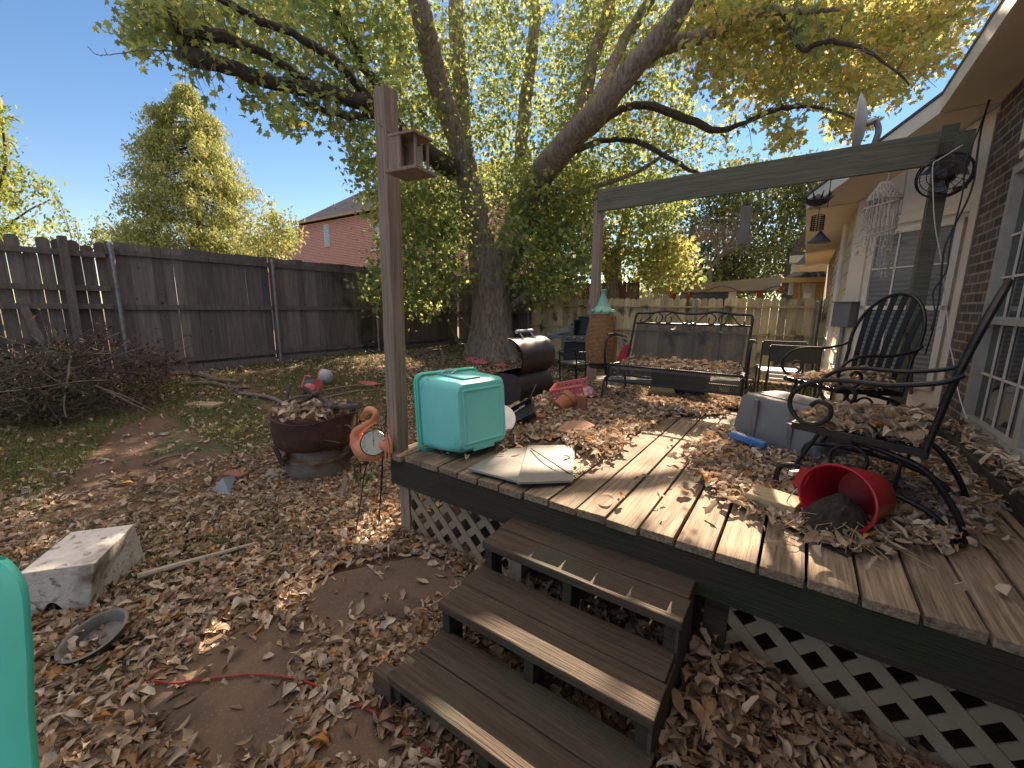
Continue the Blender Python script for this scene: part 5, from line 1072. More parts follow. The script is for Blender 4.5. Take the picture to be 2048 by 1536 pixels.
for i in range(nn_):
    for j in range(nn_):
        u_, v_ = (i/(nn_-1)-.5), (j/(nn_-1)-.5); rr = math.hypot(u_, v_)*2; h = .15*max(0, 1-rr**1.8)+random.uniform(-.012, .012); p = Vector((pc.x, pc.y, DZ+.004))-axd*.04+axd*(u_*.36)+axd.cross(Vector((0, 0, 1)))*(v_*.27); vs.append((p.x, p.y, DZ+.004+max(0, h)))
mb.add(vs, [(i*nn_+j, i*nn_+j+1, (i+1)*nn_+j+1, (i+1)*nn_+j) for i in range(nn_-1) for j in range(nn_-1)]); o = mb.build('soil_heap', soil, loc=pc); tagit(o, 'clump of dark potting soil sliding out of the red bucket', 'soil')
mb = MB()
for k in range(60):
    a = pc+axd*.03+Vector((random.gauss(0, .04), random.gauss(0, .03), random.uniform(.02, .1))); a.z = DZ+random.uniform(.02, .10); d = Vector((random.gauss(0, .09), -abs(random.gauss(.05, .06)), 0)); b = a+d; b.z = DZ+random.uniform(.004, .03); mb.tube([a, a.lerp(b, .5)+Vector((random.gauss(0, .02), 0, random.uniform(0, .03))), b], .0018, 4, caps=False)
o = mb.build('dry_roots', mat('straw', (.33, .25, .16), scale=20), loc=pc); tagit(o, 'dry straw like roots in front of the red bucket', 'roots')
pts = [onz(1560, 1042, .6), onz(1640, 1085, .595), onz(1700, 1095, .595), onz(1760, 1082, .595), onz(1650, 1050, .6), onz(1590, 1030, .6)]
o = MB().poly(pts, .004).build('bark_sheet', mat('papery_bark', (.40, .32, .22), (.24, .18, .12), scale=8, rough=.9, bump=.4), loc=pts[0]); tagit(o, 'flat curled piece of bark in front of the red bucket', 'bark')
# ---- ringed lantern on a stand
c = Vector((ony(1202, 700, 4.15).x, 4.15, DZ)); zb = ony(1202, 722, 4.15).z; ztp = ony(1202, 628, 4.15).z; rr_ = .165
ln = thing('ringed_lantern', 'tall brown wicker ring lantern with mint ceramic top on a thin black stand', 'lantern', c)
def prl(t): return rr_*(.72+.28*math.sin(PI*min(1, .18+t*.62)))*(1-.36*max(0, t-.35)**1.3)
hgt = ztp-zb; NR = 38; mb = MB()
for i in range(NR): t = i/(NR-1); r = prl(t); mb.tube([(c.x+r*math.cos(2*PI*k/28), c.y+r*math.sin(2*PI*k/28), zb+hgt*t) for k in range(28)], .0048, 6, closed=True)
mb.build('rings', ringm, ln, smooth=True)
MB().lathe([(prl(t)-.012, zb+hgt*t) for t in np.linspace(0, 1, 14)], 24, Matrix.Translation((c.x, c.y, 0))).build('core', mat('lantern_core', (.10, .055, .03), scale=12), ln, smooth=True)
MB().lathe([(.085, 0), (.118, .012), (.122, .035), (.108, .055), (.085, .065), (.062, .10), (.042, .15), (.027, .20), (.024, .235), (.034, .25), (.03, .26), (.001, .262)], 28, Matrix.Translation((c.x, c.y, ztp-.01))).build('ceramic_top', mint, ln, smooth=True)
for k in range(9): a = 2*PI*k/9; mb = MB(); mb.tube([(c.x+(.116+.012*math.cos(x))*math.cos(a+.13*math.sin(x)), c.y+(.116+.012*math.cos(x))*math.sin(a+.13*math.sin(x)), ztp+.026+.018*math.sin(x*1.0)) for x in np.linspace(0, 2*PI, 12)], .006, 5, closed=True); mb.build('petal', mint, ln, smooth=True)
MB().lathe([(.11, zb-.07), (.14, zb-.05), (.135, zb-.045), (.08, zb-.01)], 24, Matrix.Translation((c.x, c.y, 0))).build('dish', rust, ln, smooth=True)
mb = MB(); mb.tube([(c.x+.155*math.cos(2*PI*k/24), c.y+.155*math.sin(2*PI*k/24), zb-.012) for k in range(24)], .005, 6, closed=True); mb.build('stand_ring', blackmetal, ln)
for k in range(3): a = R_(200+120*k); mb = MB(); mb.tube([(c.x+.155*math.cos(a), c.y+.155*math.sin(a), zb-.012), (c.x+.15*math.cos(a), c.y+.15*math.sin(a), DZ)], .006, 6); mb.build('leg', blackmetal, ln)
# ---- bird feeder on the near post
fc = ony(800, 320, 1.63); bf = thing('bird_feeder', 'grey wooden bird feeder box fixed to the tall corner post', 'bird feeder', fc)
Xf, Yf, Zf = -1.985, 1.585, 2.205
z0, z1 = ony(815, 345, 1.58).z, ony(810, 275, 1.58).z; fcx = ony(815, 310, 1.58).x
FMx = Matrix.Translation((fcx, 1.60, 0)) @ Matrix.Rotation(R_(8), 4, 'Z')
MB(FMx).box((.0, -.0, z0), (.20, .17, .016)).build('tray', postwood, bf, bev=.002)
MB(FMx).box((-.0, .0, z1), (.17, .15, .014)).build('roof', postwood, bf, bev=.002)
mb = MB(FMx); mb.box((-.082, .0, (z0+z1)/2), (.012, .13, z1-z0-.01)); mb.box((-.042, -.066, (z0+z1)/2), (.078, .012, z1-z0-.01)); mb.build('side_panel', postwood, bf, bev=.002)
for yy_ in (.055, -.04): MB(FMx).box((.065, yy_, (z0+z1)/2), (.012, .012, z1-z0-.01)).build('corner_strip', postwood, bf, bev=.002)
MB(FMx).poly([(-.06, .02, z0+.01), (.055, .02, z0+.01), (.055, .02, z1-.035), (.02, .02, z1-.04), (.0, .02, z1-.028), (-.03, .02, z1-.03), (-.06, .02, z1-.015)], .008, (0, 1, 0)).build('back_panel', mat('feeder_board', (.42, .36, .30), (.34, .29, .24), scale=3, rough=.7), bf)
MB(FMx).box((-.04, -.075, z0+.018), (.07, .008, .022), Euler((0, 0, .1))).build('perch_lip', postwood, bf)
tagit(MB().tube(curve([(-2.10, 1.665, 2.52), (-2.02, 1.66, 2.46), (-1.985, 1.68, 2.43)]), .002, 4).build('wire', cordblack, loc=(-2.05, 1.66, 2.5)), 'thin wire wrapped round the top of the corner post', 'wire')
# ---- macrame wind chime
mc = ony(1778, 352, 4.52); mm = thing('macrame_hanging', 'cream macrame hanging with long fringes below the beam', 'wall hanging', mc)
zt_, zr, ze = ony(1768, 365, 4.5).z, ony(1768, 400, 4.5).z, ony(1768, 560, 4.5).z; cx, cy = ony(1767, 400, 4.5).x, 4.5
MB().tube([(cx, cy, zt_), (cx+.01, cy, zt_+.05), (cx, cy, pr.z-.12)], .002, 5).build('hook', silver, mm)
mb = MB(); n = 20
for i in range(9):
    t = i/8; r = .035+.075*t; z = zt_-(zt_-zr)*t; mb.tube([(cx+r*math.cos(2*PI*k/n), cy+r*math.sin(2*PI*k/n), z+.004*math.sin(k*5+i)) for k in range(n)], .0042, 5, closed=True)
for k in range(n):
    for s in (1, -1): mb.tube([(cx+(.035+.075*t)*math.cos(2*PI*k/n+s*t*.9), cy+(.035+.075*t)*math.sin(2*PI*k/n+s*t*.9), zt_-(zt_-zr)*t) for t in np.linspace(0, 1, 7)], .003, 4)
mb.build('netted_top', rope, mm)
mb = MB()
for k in range(26):
    a = 2*PI*k/26; r = .108+random.uniform(-.012, .004); L = (zr-ze)*(.62+.34*math.sin(a*1.0+2.2)+random.uniform(-.05, .05)); pts = [(cx+r*math.cos(a)+random.gauss(0, .003), cy+r*math.sin(a)+random.gauss(0, .003), zr-L*j/9) for j in range(10)]; mb.tube(pts, [.0032+.0022*(j % 3 == 0) for j in range(10)], 5)
for zz_ in (zr-.03, zr-.24): mb.tube([(cx+.108*math.cos(2*PI*k/24), cy+.108*math.sin(2*PI*k/24), zz_+.03*math.sin(2*PI*k/24+1)) for k in range(24)], .006, 5, closed=True)
for k in range(70): a = random.uniform(0, 2*PI); z = random.uniform(zr-.42, zr-.05); mb.tube([(cx+.11*math.cos(a), cy+.11*math.sin(a), z), (cx+.122*math.cos(a)+random.gauss(0, .008), cy+.122*math.sin(a), z-.012)], .004, 4)
mb.build('fringe', rope, mm)
# ---- round fan on the house post
fcn = ony(1887, 350, 4.56); fn = thing('fan', 'round black wire cage fan fixed to the greenish post', 'fan', fcn)
vdir = Vector((-.35, -1, -.05)).normalized(); FM2 = Matrix.Translation(fcn) @ vdir.to_track_quat('Z', 'Y').to_matrix().to_4x4()
FR = .155
mb = MB(FM2)
for r, z in ((FR, 0), (FR, -.05), (FR*.97, .022), (FR*.8, .036), (FR*.55, .044), (FR*.3, .048)): mb.tube([(r*math.cos(2*PI*k/36), r*math.sin(2*PI*k/36), z) for k in range(36)], .0032 if z not in (0, -.05) else .0055, 5, closed=True)
for k in range(28): a = 2*PI*k/28; mb.tube([(.03*math.cos(a), .03*math.sin(a), .05), (FR*.6*math.cos(a), FR*.6*math.sin(a), .042), (FR*math.cos(a), FR*math.sin(a), 0), (FR*math.cos(a), FR*math.sin(a), -.05)], .0014, 4)
mb.build('cage', blackmetal, fn)
for k in range(3):
    a = R_(120*k+20); mb = MB(FM2); vs = []
    for t in (0, .5, 1):
        for s in (-1, 1): aa = a+s*(.42 if t < 1 else .5); r = .03+.105*t; vs.append((r*math.cos(aa), r*math.sin(aa), -.02+s*.016*(1-t*.3)))
    mb.add(vs+[(x, y, z-.003) for x, y, z in vs], [(0, 1, 3, 2), (2, 3, 5, 4), (8, 9, 7, 6), (10, 11, 9, 8)]); mb.build('blade', mat('smoky_plastic', (.10, .10, .11), scale=6, rough=.3), fn, smooth=True)
MB(FM2).lathe([(.045, -.11), (.055, -.09), (.055, -.05), (.03, -.03), (.03, .0), (.012, .005)], 20).build('motor', blackmetal, fn, smooth=True)
q1, q2 = ony(1905, 378, 4.5), ony(1935, 373, 4.5); MB().bar(q1, q2, .02, .025).build('bracket', blackmetal, fn, bev=.004)
# cords
def cord(pts, r, m, lab, name='cable'): o = MB().tube(curve(pts), r, 6).build(name, m, loc=pts[0], smooth=True); return tagit(o, lab, 'cable')
cord([ony(1978, 200, 4.7), ony(1962, 260, 4.5), ony(1952, 330, 4.5), ony(1948, 360, 4.5), ony(1935, 400, 4.45), ony(1905, 460, 4.45), ony(1888, 500, 4.4), ony(1882, 560, 4.4), ony(1876, 610, 4.4), ony(1862, 660, 4.35)], .006, cordblack, 'thicker dark cable looping from the eave down beside the fan to the post')
cord([ony(1980, 200, 4.7), ony(1955, 265, 4.45), ony(1932, 320, 4.4), ony(1926, 380, 4.4), ony(1912, 440, 4.4), ony(1900, 490, 4.4), ony(1893, 540, 4.4), ony(1868, 580, 4.4), ony(1866, 600, 4.4), ony(1870, 640, 4.3), ony(1850, 710, 4.3)], .005, cordblack, 'thin dark cable hanging left of the brick pier and crossing the other cable')
cord([ony(1925, 290, 4.45), ony(1880, 318, 4.45), ony(1866, 330, 4.45), ony(1866, 380, 4.42), ony(1870, 450, 4.4), ony(1884, 530, 4.4), ony(1893, 620, 4.4), ony(1898, 680, 4.2), ony(1906, 720, 4.1), ony(1918, 790, 3.9), ony(1934, 838, 3.8)], .0035, whitep, 'thin white cord dropping past the fan to the window ledge')
# ---- hanging ornaments
def hang(px, py, y): return ony(px, py, y)
yO = 5.55
p = hang(1666, 330, 5.1); sp_ = MB(); q = hang(1655, 415, 5.1)
pts = [p.lerp(q, t) for t in np.linspace(0, 1, 12)]; sp_.tube(pts, [.003, .003, .006, .009, .005, .003, .004, .008, .006, .004, .004, .003], 6); tagit(sp_.build('wind_spinner', cordblack, loc=p), 'thin twisted dark rod hanging from the beam by the eave', 'spinner')
p = hang(1635, 402, yO); mb = MB(); mb.lathe([(.001, .07), (.03, .05), (.09, .02), (.11, .0), (.08, -.03), (.03, -.05), (.001, -.055)], 12, Matrix.Translation(p)); 
for k in range(10): a = 2*PI*k/10; mb.tube([p+Vector((.08*math.cos(a), .08*math.sin(a), .0)), p+Vector((.14*math.cos(a), .14*math.sin(a), .04+.03*math.sin(k)))], [.015, .003], 5)
tagit(mb.build('hanging_ornament', mat('purple_dark', (.04, .03, .06), scale=8), loc=p), 'dark leafy shaped ornament hanging under the corner of the eave', 'ornament')
p = hang(1635, 446, yO); la = thing('hanging_lantern', 'small dark wire basket lantern hanging under the eave corner', 'lantern', p)
mb = MB(Matrix.Translation(p)); 
for z in np.linspace(-.07, .07, 8): mb.tube([(.055*math.cos(2*PI*k/14), .055*math.sin(2*PI*k/14), z) for k in range(14)], .004, 4, closed=True)
for k in range(12): a = 2*PI*k/12; mb.tube([(.055*math.cos(a), .055*math.sin(a), -.07), (.055*math.cos(a), .055*math.sin(a), .07)], .004, 4)
mb.build('basket', cordblack, la); MB().tube([p+Vector((0, 0, .07)), p+Vector((0, 0, .16))], .0025, 4).build('hook', cordblack, la)
p = hang(1640, 474, yO); tagit(MB().lathe([(.10, -.055), (.105, -.05), (.05, .005), (.012, .055), (.001, .06)], 20, Matrix.Translation(p)).build('hanging_bell', bluedark, loc=p, smooth=True), 'dark cone shaped bell hanging below the wire lantern', 'bell')
p = hang(1489, 452, 4.6); hf = thing('hanging_tube', 'dark square wooden tube chime hanging below the middle of the beam', 'wind chime', p)
MB().box(p, (.075, .075, .34), Euler((0, 0, .4))).build('tube', mat('dark_tube', (.16, .17, .16), scale=6), hf, bev=.006); MB().tube([p+Vector((0, 0, .17)), p+Vector((0, 0, .34))], .002, 4).build('string', cordblack, hf)
p = hang(1416, 420, 4.6); wc = thing('glass_mobile', 'mobile of small blue and clear glass discs hanging from the beam', 'mobile', p)
MB().tube([(p.x+.06*math.cos(2*PI*k/18), p.y+.06*math.sin(2*PI*k/18), p.z+.0) for k in range(18)], .003, 4, closed=True).build('hoop', cordblack, wc)
MB().tube([p, p+Vector((0, 0, .22))], .0015, 4).build('string', cordblack, wc)
for i, (a, b) in enumerate(((1408, 438), (1412, 445), (1420, 442), (1407, 430), (1422, 452), (1411, 458), (1416, 432), (1409, 468))):
    q = hang(a, b-4, 4.6); MB().lathe([(.001, -.002), (.013, 0), (.001, .002)], 10, Matrix.Translation(q) @ Euler((PI/2, 0, random.random()*2)).to_matrix().to_4x4()).build('glass_disc', (bluebright, silver)[i % 2], wc)
p = hang(1412, 492, 4.6); ow = thing('hanging_planter', 'pair of small green and black glass birds hanging in front of the bare tree', 'ornament', p)
for dx in (-.028, .032): MB().lathe([(.001, -.07), (.018, -.05), (.022, 0), (.02, .03), (.001, .045)], 12, Matrix.Translation(p+Vector((dx, 0, 0)))).build('bird', mat('bottle_green', (.03, .07, .05), scale=9, rough=.2), ow, smooth=True)
# ================================================================ yard things
# far small chair left
def small_chair(name, label, loc, rz, W=.27, seat=silver, arm=True, H=.42, back=.78):
    t = thing(name, label, 'chair', (0, 0, 0), 'small black patio chairs beyond the deck')
    MB().box((0, 0, H), (2*W-.03, .44, .03)).build('seat', seat, t, bev=.006)
    vs = []; mb = MB(); n = 8
    for k in range(n+1): u = -W+2*W*k/n; yb = .22+.035*(1-(u/W)**2); vs += [(u, yb, back-.20), (u, yb+.02, back-.20), (u, yb+.03, back+.02), (u, yb+.01, back+.02)]
    mb.add(vs, [(4*k+j, 4*k+(j+1) % 4, 4*k+4+(j+1) % 4, 4*k+4+j) for k in range(n) for j in range(4)]); mb.build('backrest', mat('woven_dark', (.05, .045, .04), (.02, .02, .02), scale=60, rough=.7, stretch=(1, 1, 3)), t)
    for sx in (-1, 1):
        MB().tube([(sx*W, .19, 0), (sx*W, .21, H), (sx*W, .235, back)], .014, 7).build('leg', blackmetal, t); MB().tube([(sx*W, -.21, 0), (sx*W, -.19, H), (sx*W, -.19, .62)], .014, 7).build('leg', blackmetal, t)
        if arm: MB().tube([(sx*W, -.19, .62), (sx*W, .02, .635), (sx*W, .22, .64)], .014, 7).build('armrest', blackmetal, t)
    t.location = loc; t.rotation_euler = (0, 0, rz); return t
p = onz(1585, 806, 0); lightseat = mat('pale_seat', (.60, .60, .58), scale=12, rough=.35)
y_ = 7.0; ca = small_chair('patio_chair', 'dark backed patio chair with bright seat, the nearer of two by the back fence', (ony(1588, 700, 6.7).x, 6.7, .0), PI+R_(4), seat=lightseat, H=.58, back=1.02)
cb = small_chair('patio_chair', 'second dark backed patio chair, partly hidden behind the nearer one', (ony(1562, 700, 7.5).x, 7.5, .0), PI+R_(10), seat=lightseat, H=.58, back=1.02)
cc = small_chair('patio_chair', 'low black armchair on the grass behind the smoker', (ony(1152, 740, 7.6).x, 7.6, 0), PI-R_(25), seat=galv, H=.40, back=.62)
for k_ in list(cc.children):
    if k_.name.startswith('backrest'): k_.scale = (1, 1, .35); k_.location.z = .38
# white plank bench behind the deck
a, b = onz(1188, 762, .36), onz(1490, 772, .36); wb = thing('plank_bench', 'long low white board bench just beyond the deck behind the bench', 'bench', ((a.x+b.x)/2, (a.y+b.y)/2, 0))
a, b = ony(1188, 758, 5.5), ony(1480, 762, 5.75)
MB().bar(a, b, .32, .05).build('top', mat('grey_white_board', (.36, .35, .33), scale=9), wb, bev=.006)
for t in (.08, .92): p = a.lerp(b, t); MB().box((p.x, p.y, (p.z-.03)/2), (.06, .26, p.z-.03)).build('leg', whitep, wb)
# bright weeds
mb_p = []
for k in range(70): x_, y_ = random.uniform(-.5, .65), random.uniform(5.9, 8.6); mb_p += [(x_+random.gauss(0, .07), y_+random.gauss(0, .07), random.uniform(.02, .2)) for _ in range(14)]
o = hang_leaves('weeds', np.array(mb_p), .07, leafmat('weed_leaf', [(0, (.14, .22, .03)), (.6, (.26, .34, .05)), (1, (.36, .38, .08))], trans=.5), shape=OVAL); tagit(o, 'sunlit yellow green weeds at the foot of the back fence', 'weeds', kind='stuff')
# gas grill
gp = ony(1148, 720, 9.0); gp.z = 0; gr = thing('gas_grill', 'grey gas grill with raised black lid against the back fence', 'grill', (gp.x, 9.0, 0))
GMx = Matrix.Translation((gp.x+.05, 9.0, 0)) @ Matrix.Rotation(R_(-4), 4, 'Z')
MB(GMx).box((.12, .05, .42), (.75, .42, .5)).build('cabinet', mat('grill_dark', (.03, .033, .038), scale=8, rough=.45), gr, bev=.01)
MB(GMx).box((-.02, 0, .80), (1.30, .50, .07)).build('side_shelf', galv, gr, bev=.01)
MB(GMx).box((-.58, 0, .85), (.22, .46, .03)).build('side_shelf', mat('pale_blue', (.30, .38, .42), scale=8), gr, bev=.008)
MB(GMx).box((.14, -.26, .78), (.78, .04, .12), Euler((.3, 0, 0))).build('control_panel', galv, gr, bev=.006)
for k in range(3): MB(GMx).lathe([(.025, 0), (.03, .02), (.022, .04)], 12, Matrix.Translation((-.10+.2*k, -.285, .80)) @ Matrix.Rotation(PI/2, 4, 'X')).build('knob', silver, gr, smooth=True)
mb = MB(GMx); mb.box((.22, .22, 1.06), (.66, .05, .44), Euler((-.2, 0, 0))); mb.box((-.10, .14, 1.02), (.03, .22, .36)); mb.box((.54, .14, 1.02), (.03, .22, .36)); lidg = mb.build('lid', mat('lid_black', (.012, .012, .014), scale=8, rough=.3), gr, bev=.01)
MB(GMx).tube([(-.06, .24, 1.31), (.5, .24, 1.31)], .012, 8).build('handle', silver, lidg)
for x in (-.30, .45): MB(GMx).tube([(x-.06, -.15, 0), (x, -.15, .78)], .018, 7).build('leg', galv, gr)
MB(GMx).lathe([(.08, -.15), (.085, 0), (.08, .15)], 14, Matrix.Translation((-.34, .0, .93)) @ Matrix.Rotation(PI/2-.2, 4, 'Y')).build('canister', mat('pale_can', (.30, .32, .33), scale=7), gr, smooth=True)
MB(GMx).lathe([(.04, 0), (.045, .04)], 12, Matrix.Translation((-.27, -.26, .22)) @ Matrix.Rotation(PI/2, 4, 'X')).build('wheel', blackmetal, gr)
# folded camp chair
p = ony(1243, 715, 5.9); cf = thing('camp_chair', 'folded camping chair with red cloth and grey tubes left of the bench', 'chair', (p.x, 5.9, 0))
a_ = lambda x, y: ony(x, y, 5.9)
mb = MB()
for u_, v_ in (((1232, 672), (1262, 705)), ((1262, 680), (1232, 735)), ((1235, 680), (1258, 740)), ((1240, 672), (1265, 690)), ((1228, 770), (1256, 700)), ((1270, 770), (1240, 700))): mb.tube([a_(*u_), a_(*v_)+Vector((0, .15, 0))], .011, 6)
mb.build('frame', galv, cf)
MB().add([a_(1250, 688), a_(1262, 690), a_(1256, 720), a_(1233, 722), a_(1240, 705), a_(1250, 688)+Vector((0, .03, 0)), a_(1262, 690)+Vector((0, .03, 0)), a_(1256, 720)+Vector((0, .03, 0)), a_(1233, 722)+Vector((0, .03, 0)), a_(1240, 705)+Vector((0, .03, 0))], [(0, 1, 2, 3, 4), (9, 8, 7, 6, 5), (0, 5, 6, 1), (1, 6, 7, 2), (2, 7, 8, 3), (3, 8, 9, 4), (4, 9, 5, 0)]).build('cloth', mat('red_cloth', (.42, .03, .05), scale=6, rough=.9), cf)
# leaning broken fence panel
lp = thing('fence_panel', 'broken old grey timber fence frame leaning on the back fence left of the maple', 'fence panel', ong(880, 705))
yL = 9.3
for (a, b) in (((845, 590), (818, 640)), ((842, 598), (885, 700)), ((868, 588), (926, 700)), ((882, 598), (948, 662)), ((826, 640), (858, 700)), ((880, 660), (884, 700))):
    p, q = ony(*a, yL+.35), ony(*b, yL-.1); MB().bar(p, q, .09, .04).build('board', fencedark, lp, bev=.003)
p, q = ong(826, 716), ong(880, 703); tagit(MB().tube([p+Vector((0, 0, .05)), q+Vector((0, 0, .05))], .05, 8).build('log', twig, loc=p), 'pale log lying on the ground below the leaning frame', 'log')
# pink toys
def blobcloth(px, py, sx, sy, m, name, label, cat, n=8, h=.10):
    c = ong(px, py); vs = []
    for i in range(n):
        for j in range(n): u_, v_ = i/(n-1)-.5, j/(n-1)-.5; vs.append((c.x+u_*sx+random.gauss(0, .02), c.y+v_*sy+random.gauss(0, .02), c.z+.02+h*max(0, 1-3.5*(u_*u_+v_*v_))*random.uniform(.4, 1)))
    o = MB().add(vs, [(i*n+j, (i+1)*n+j, (i+1)*n+j+1, i*n+j+1) for i in range(n-1) for j in range(n-1)]).build(name, m, loc=c); return tagit(o, label, cat)
blobcloth(950, 726, .75, .28, hotpink, 'cloth', 'faded pink plastic sheet crumpled at the foot of the maple', 'plastic sheet', h=.16)
blobcloth(1000, 732, .35, .3, hotpink, 'cloth', 'small scrap of pink plastic right of the maple foot', 'plastic sheet', h=.08)
blobcloth(735, 768, .55, .25, hotpink, 'cloth', 'torn pink plastic sheeting flat on the grass behind the fire pit', 'plastic sheet', h=.03)
c = ong(642, 768); tb = thing('toy_bucket', 'white and pink toy drum lying on its side beyond the fire pit', 'toy bucket', c)
TB = Matrix.Translation(c+Vector((.04, .05, .12))) @ (Vector((-.75, -.55, .12)).normalized().to_track_quat('Z', 'Y').to_matrix().to_4x4()) @ Matrix.Scale(.8, 4)
MB(TB).lathe([(.10, -.14), (.15, -.10), (.17, 0), (.165, .06)], 24).build('drum', mat('blue_white', (.45, .50, .52), scale=9), tb, smooth=True)
MB(TB).lathe([(.166, .06), (.175, .07), (.165, .085), (.001, .09)], 24).build('lid', pink, tb, smooth=True)
c = ong(612, 785); ty = thing('toy_scooter', 'broken pink and blue ride on toy lying in front of the toy drum', 'toy', c)
MB().lathe([(.001, -.12), (.05, -.11), (.075, 0), (.05, .11), (.001, .12)], 16, Matrix.Translation(c+Vector((.12, -.02, .09))) @ Euler((.3, 1.3, .4)).to_matrix().to_4x4()).build('seat', pink, ty, smooth=True)
MB().lathe([(.001, -.08), (.08, -.06), (.11, 0), (.08, .07), (.001, .1)], 16, Matrix.Translation(c+Vector((-.06, .12, .10)))).build('tank', mat('toy_blue', (.06, .14, .20), scale=9), ty, smooth=True)
MB().lathe([(.10, -.02), (.12, 0), (.10, .02)], 20, Matrix.Translation(c+Vector((.22, .06, .12))) @ Euler((1.2, .5, 0)).to_matrix().to_4x4()).build('wheel', mat('toy_red', (.35, .05, .05), scale=9), ty, smooth=True)
MB().tube(curve([c+Vector((-.2, .05, .05)), c+Vector((-.15, .1, .22)), c+Vector((-.02, .1, .24))]), .02, 8).build('handlebar', pink, ty, smooth=True)
# ---- fire pit
fx, fy = -3.62, 2.04; c0 = ong(618, 955); fpx = onz(618, 930, .1)
fx, fy = fpx.x-.03, fpx.y+.11
fp = thing('fire_pit', 'rusty fire bowl with branches and leaves set on an old galvanised tub', 'fire pit', (fx, fy, 0))
gz0 = gz(fx, fy); T0 = Matrix.Translation((fx, fy, gz0)) @ Matrix.Diagonal((1.03, 1.03, 1.28, 1))
MB(T0).lathe([(.245, -.02), (.262, .04), (.268, .125), (.275, .128), (.278, .14), (.272, .15), (.258, .155), (.255, .21), (.25, .215), (.22, .20)], 40).build('base_tub', rustgalv, fp, smooth=True)
MB(T0).tube([(.0, -.27, .185), (-.03, -.285, .175), (0, -.29, .165), (.03, -.285, .175), (.0, -.27, .185)], .005, 6).build('tub_handle', rustgalv, fp)
mb = MB(T0); N_ = 40; vs = []
prf = [(.10, .20), (.22, .205), (.29, .222), (.338, .265), (.352, .33), (.352, .41), (.362, .44), (.345, .44), (.338, .42), (.33, .41), (.15, .41), (.001, .42)]
for (r, z) in prf:
    for j in range(N_): a = 2*PI*j/N_; dd = 1+.035*math.sin(4*a+.5)+.02*math.sin(7*a); zz_ = z+(.018*math.sin(3*a+1) if z > .40 else 0); vs.append((r*dd*math.cos(a), r*dd*math.sin(a), zz_))
mb.add(vs, [(i*N_+j, i*N_+(j+1) % N_, (i+1)*N_+(j+1) % N_, (i+1)*N_+j) for i in range(len(prf)-1) for j in range(N_)]); mb.build('bowl', rust, fp, smooth=True)
for a in (-95, 30, 150): mb = MB(T0); aa = R_(a); mb.bar((.345*math.cos(aa), .345*math.sin(aa), .26), (.30*math.cos(aa), .30*math.sin(aa), .12), .10, .012, up=(math.cos(aa), math.sin(aa), 0)); mb.build('bracket', mat('dark_iron', (.035, .033, .035), scale=9, rough=.7), fp, bev=.004)
mb = MB(); 
def fpp(px, py, dy=0): return ony(px, py, fy+dy)
for pts, r in (([(578, 862), (574, 800), (580, 768)], (.014, .012, .010)), ([(545, 860), (590, 815), (640, 783)], (.016, .014, .010)), ([(605, 775), (640, 795), (672, 812)], (.018, .015, .014)), ([(600, 845), (660, 818), (720, 811)], (.02, .018, .016)), ([(545, 842), (580, 800), (625, 792)], (.012, .01, .008)), ([(560, 870), (540, 850), (530, 835)], (.008, .006, .004)), ([(618, 780), (650, 800), (664, 815)], (.014, .014, .012)), ([(620, 860), (690, 850), (712, 868)], (.006, .005, .003))):
    mb.tube(curve([fpp(a, b, random.uniform(-.08, .12)) for a, b in pts]), r[0]*1.25, 7)
for k in range(26):
    a = random.uniform(0, 2*PI); p = Vector((fx+random.gauss(0, .14), fy+random.gauss(0, .14), gz0+.40)); q = p+Vector((math.cos(a)*.2, math.sin(a)*.2, random.uniform(-.02, .12))); mb.tube([p, q], [.006, .003], 5)
tagit(mb.build('branches', twigdark, loc=(fx, fy, gz0+.4)), 'charred branches piled crosswise in the rusty fire bowl', 'branches')
a = RNG.uniform(0, 2*PI, 260); r = .33*np.sqrt(RNG.uniform(0, 1, 260)); o = litter('leaf_litter', np.stack([fx+r*np.cos(a), fy+r*np.sin(a), gz0+.53+RNG.uniform(0, .07, 260)], 1), .07, DEAD); tagit(o, 'dry leaves lying inside the rusty fire bowl', 'leaves', kind='stuff')
# ---- flamingo thermometer
yF = 1.62
F_ = lambda px, py, dy=0: ony(px, py, yF+dy)
fm = thing('flamingo_thermometer', 'salmon flamingo garden stake with a round dial thermometer as its belly', 'garden thermometer', F_(735, 1060)*1.0)
mb = MB(); neck = [(716, 888), (712, 872), (716, 862), (728, 853), (744, 843), (751, 832), (750, 824), (742, 819), (735, 821), (730, 826)]; wn = [14, 13, 10, 8, 7, 6.5, 6.5, 7, 8, 5]
dF = (F_(740, 850)-CAMP).dot(FWD)
P, R = smoothpts([F_(a, b) for a, b in neck], [k*dF/F_PX/1.0*.95 for k in wn]); mb.tube(P, R, 12)
body = [(714, 862), (716, 880), (728, 898), (748, 902), (768, 890), (778, 905)]; P, R = smoothpts([F_(a, b, .015) for a, b in body], [k*dF/F_PX for k in (8, 17, 22, 20, 14, 5)]); mb.tube(P, R, 12); mb.build('body', salmon, fm, smooth=True)
mb = MB(); P, R = smoothpts([F_(731, 826), F_(725, 833), F_(722, 839)], [k*dF/F_PX for k in (5, 4.5, 3.2)]); mb.tube(P, R, 8); mb.build('beak', mat('beak_yellow', (.55, .25, .05), scale=9), fm, smooth=True)
mb = MB(); P, R = smoothpts([F_(722, 838), F_(721, 844), F_(725, 849)], [k*dF/F_PX for k in (3.6, 3.4, 1.2)]); mb.tube(P, R, 8); mb.build('beak_tip', blackmetal, fm, smooth=True)
e = F_(737, 826, -.012); MB().lathe([(.001, -.003), (.003, 0), (.001, .003)], 8, Matrix.Translation(e)).build('eye', blackmetal, fm)
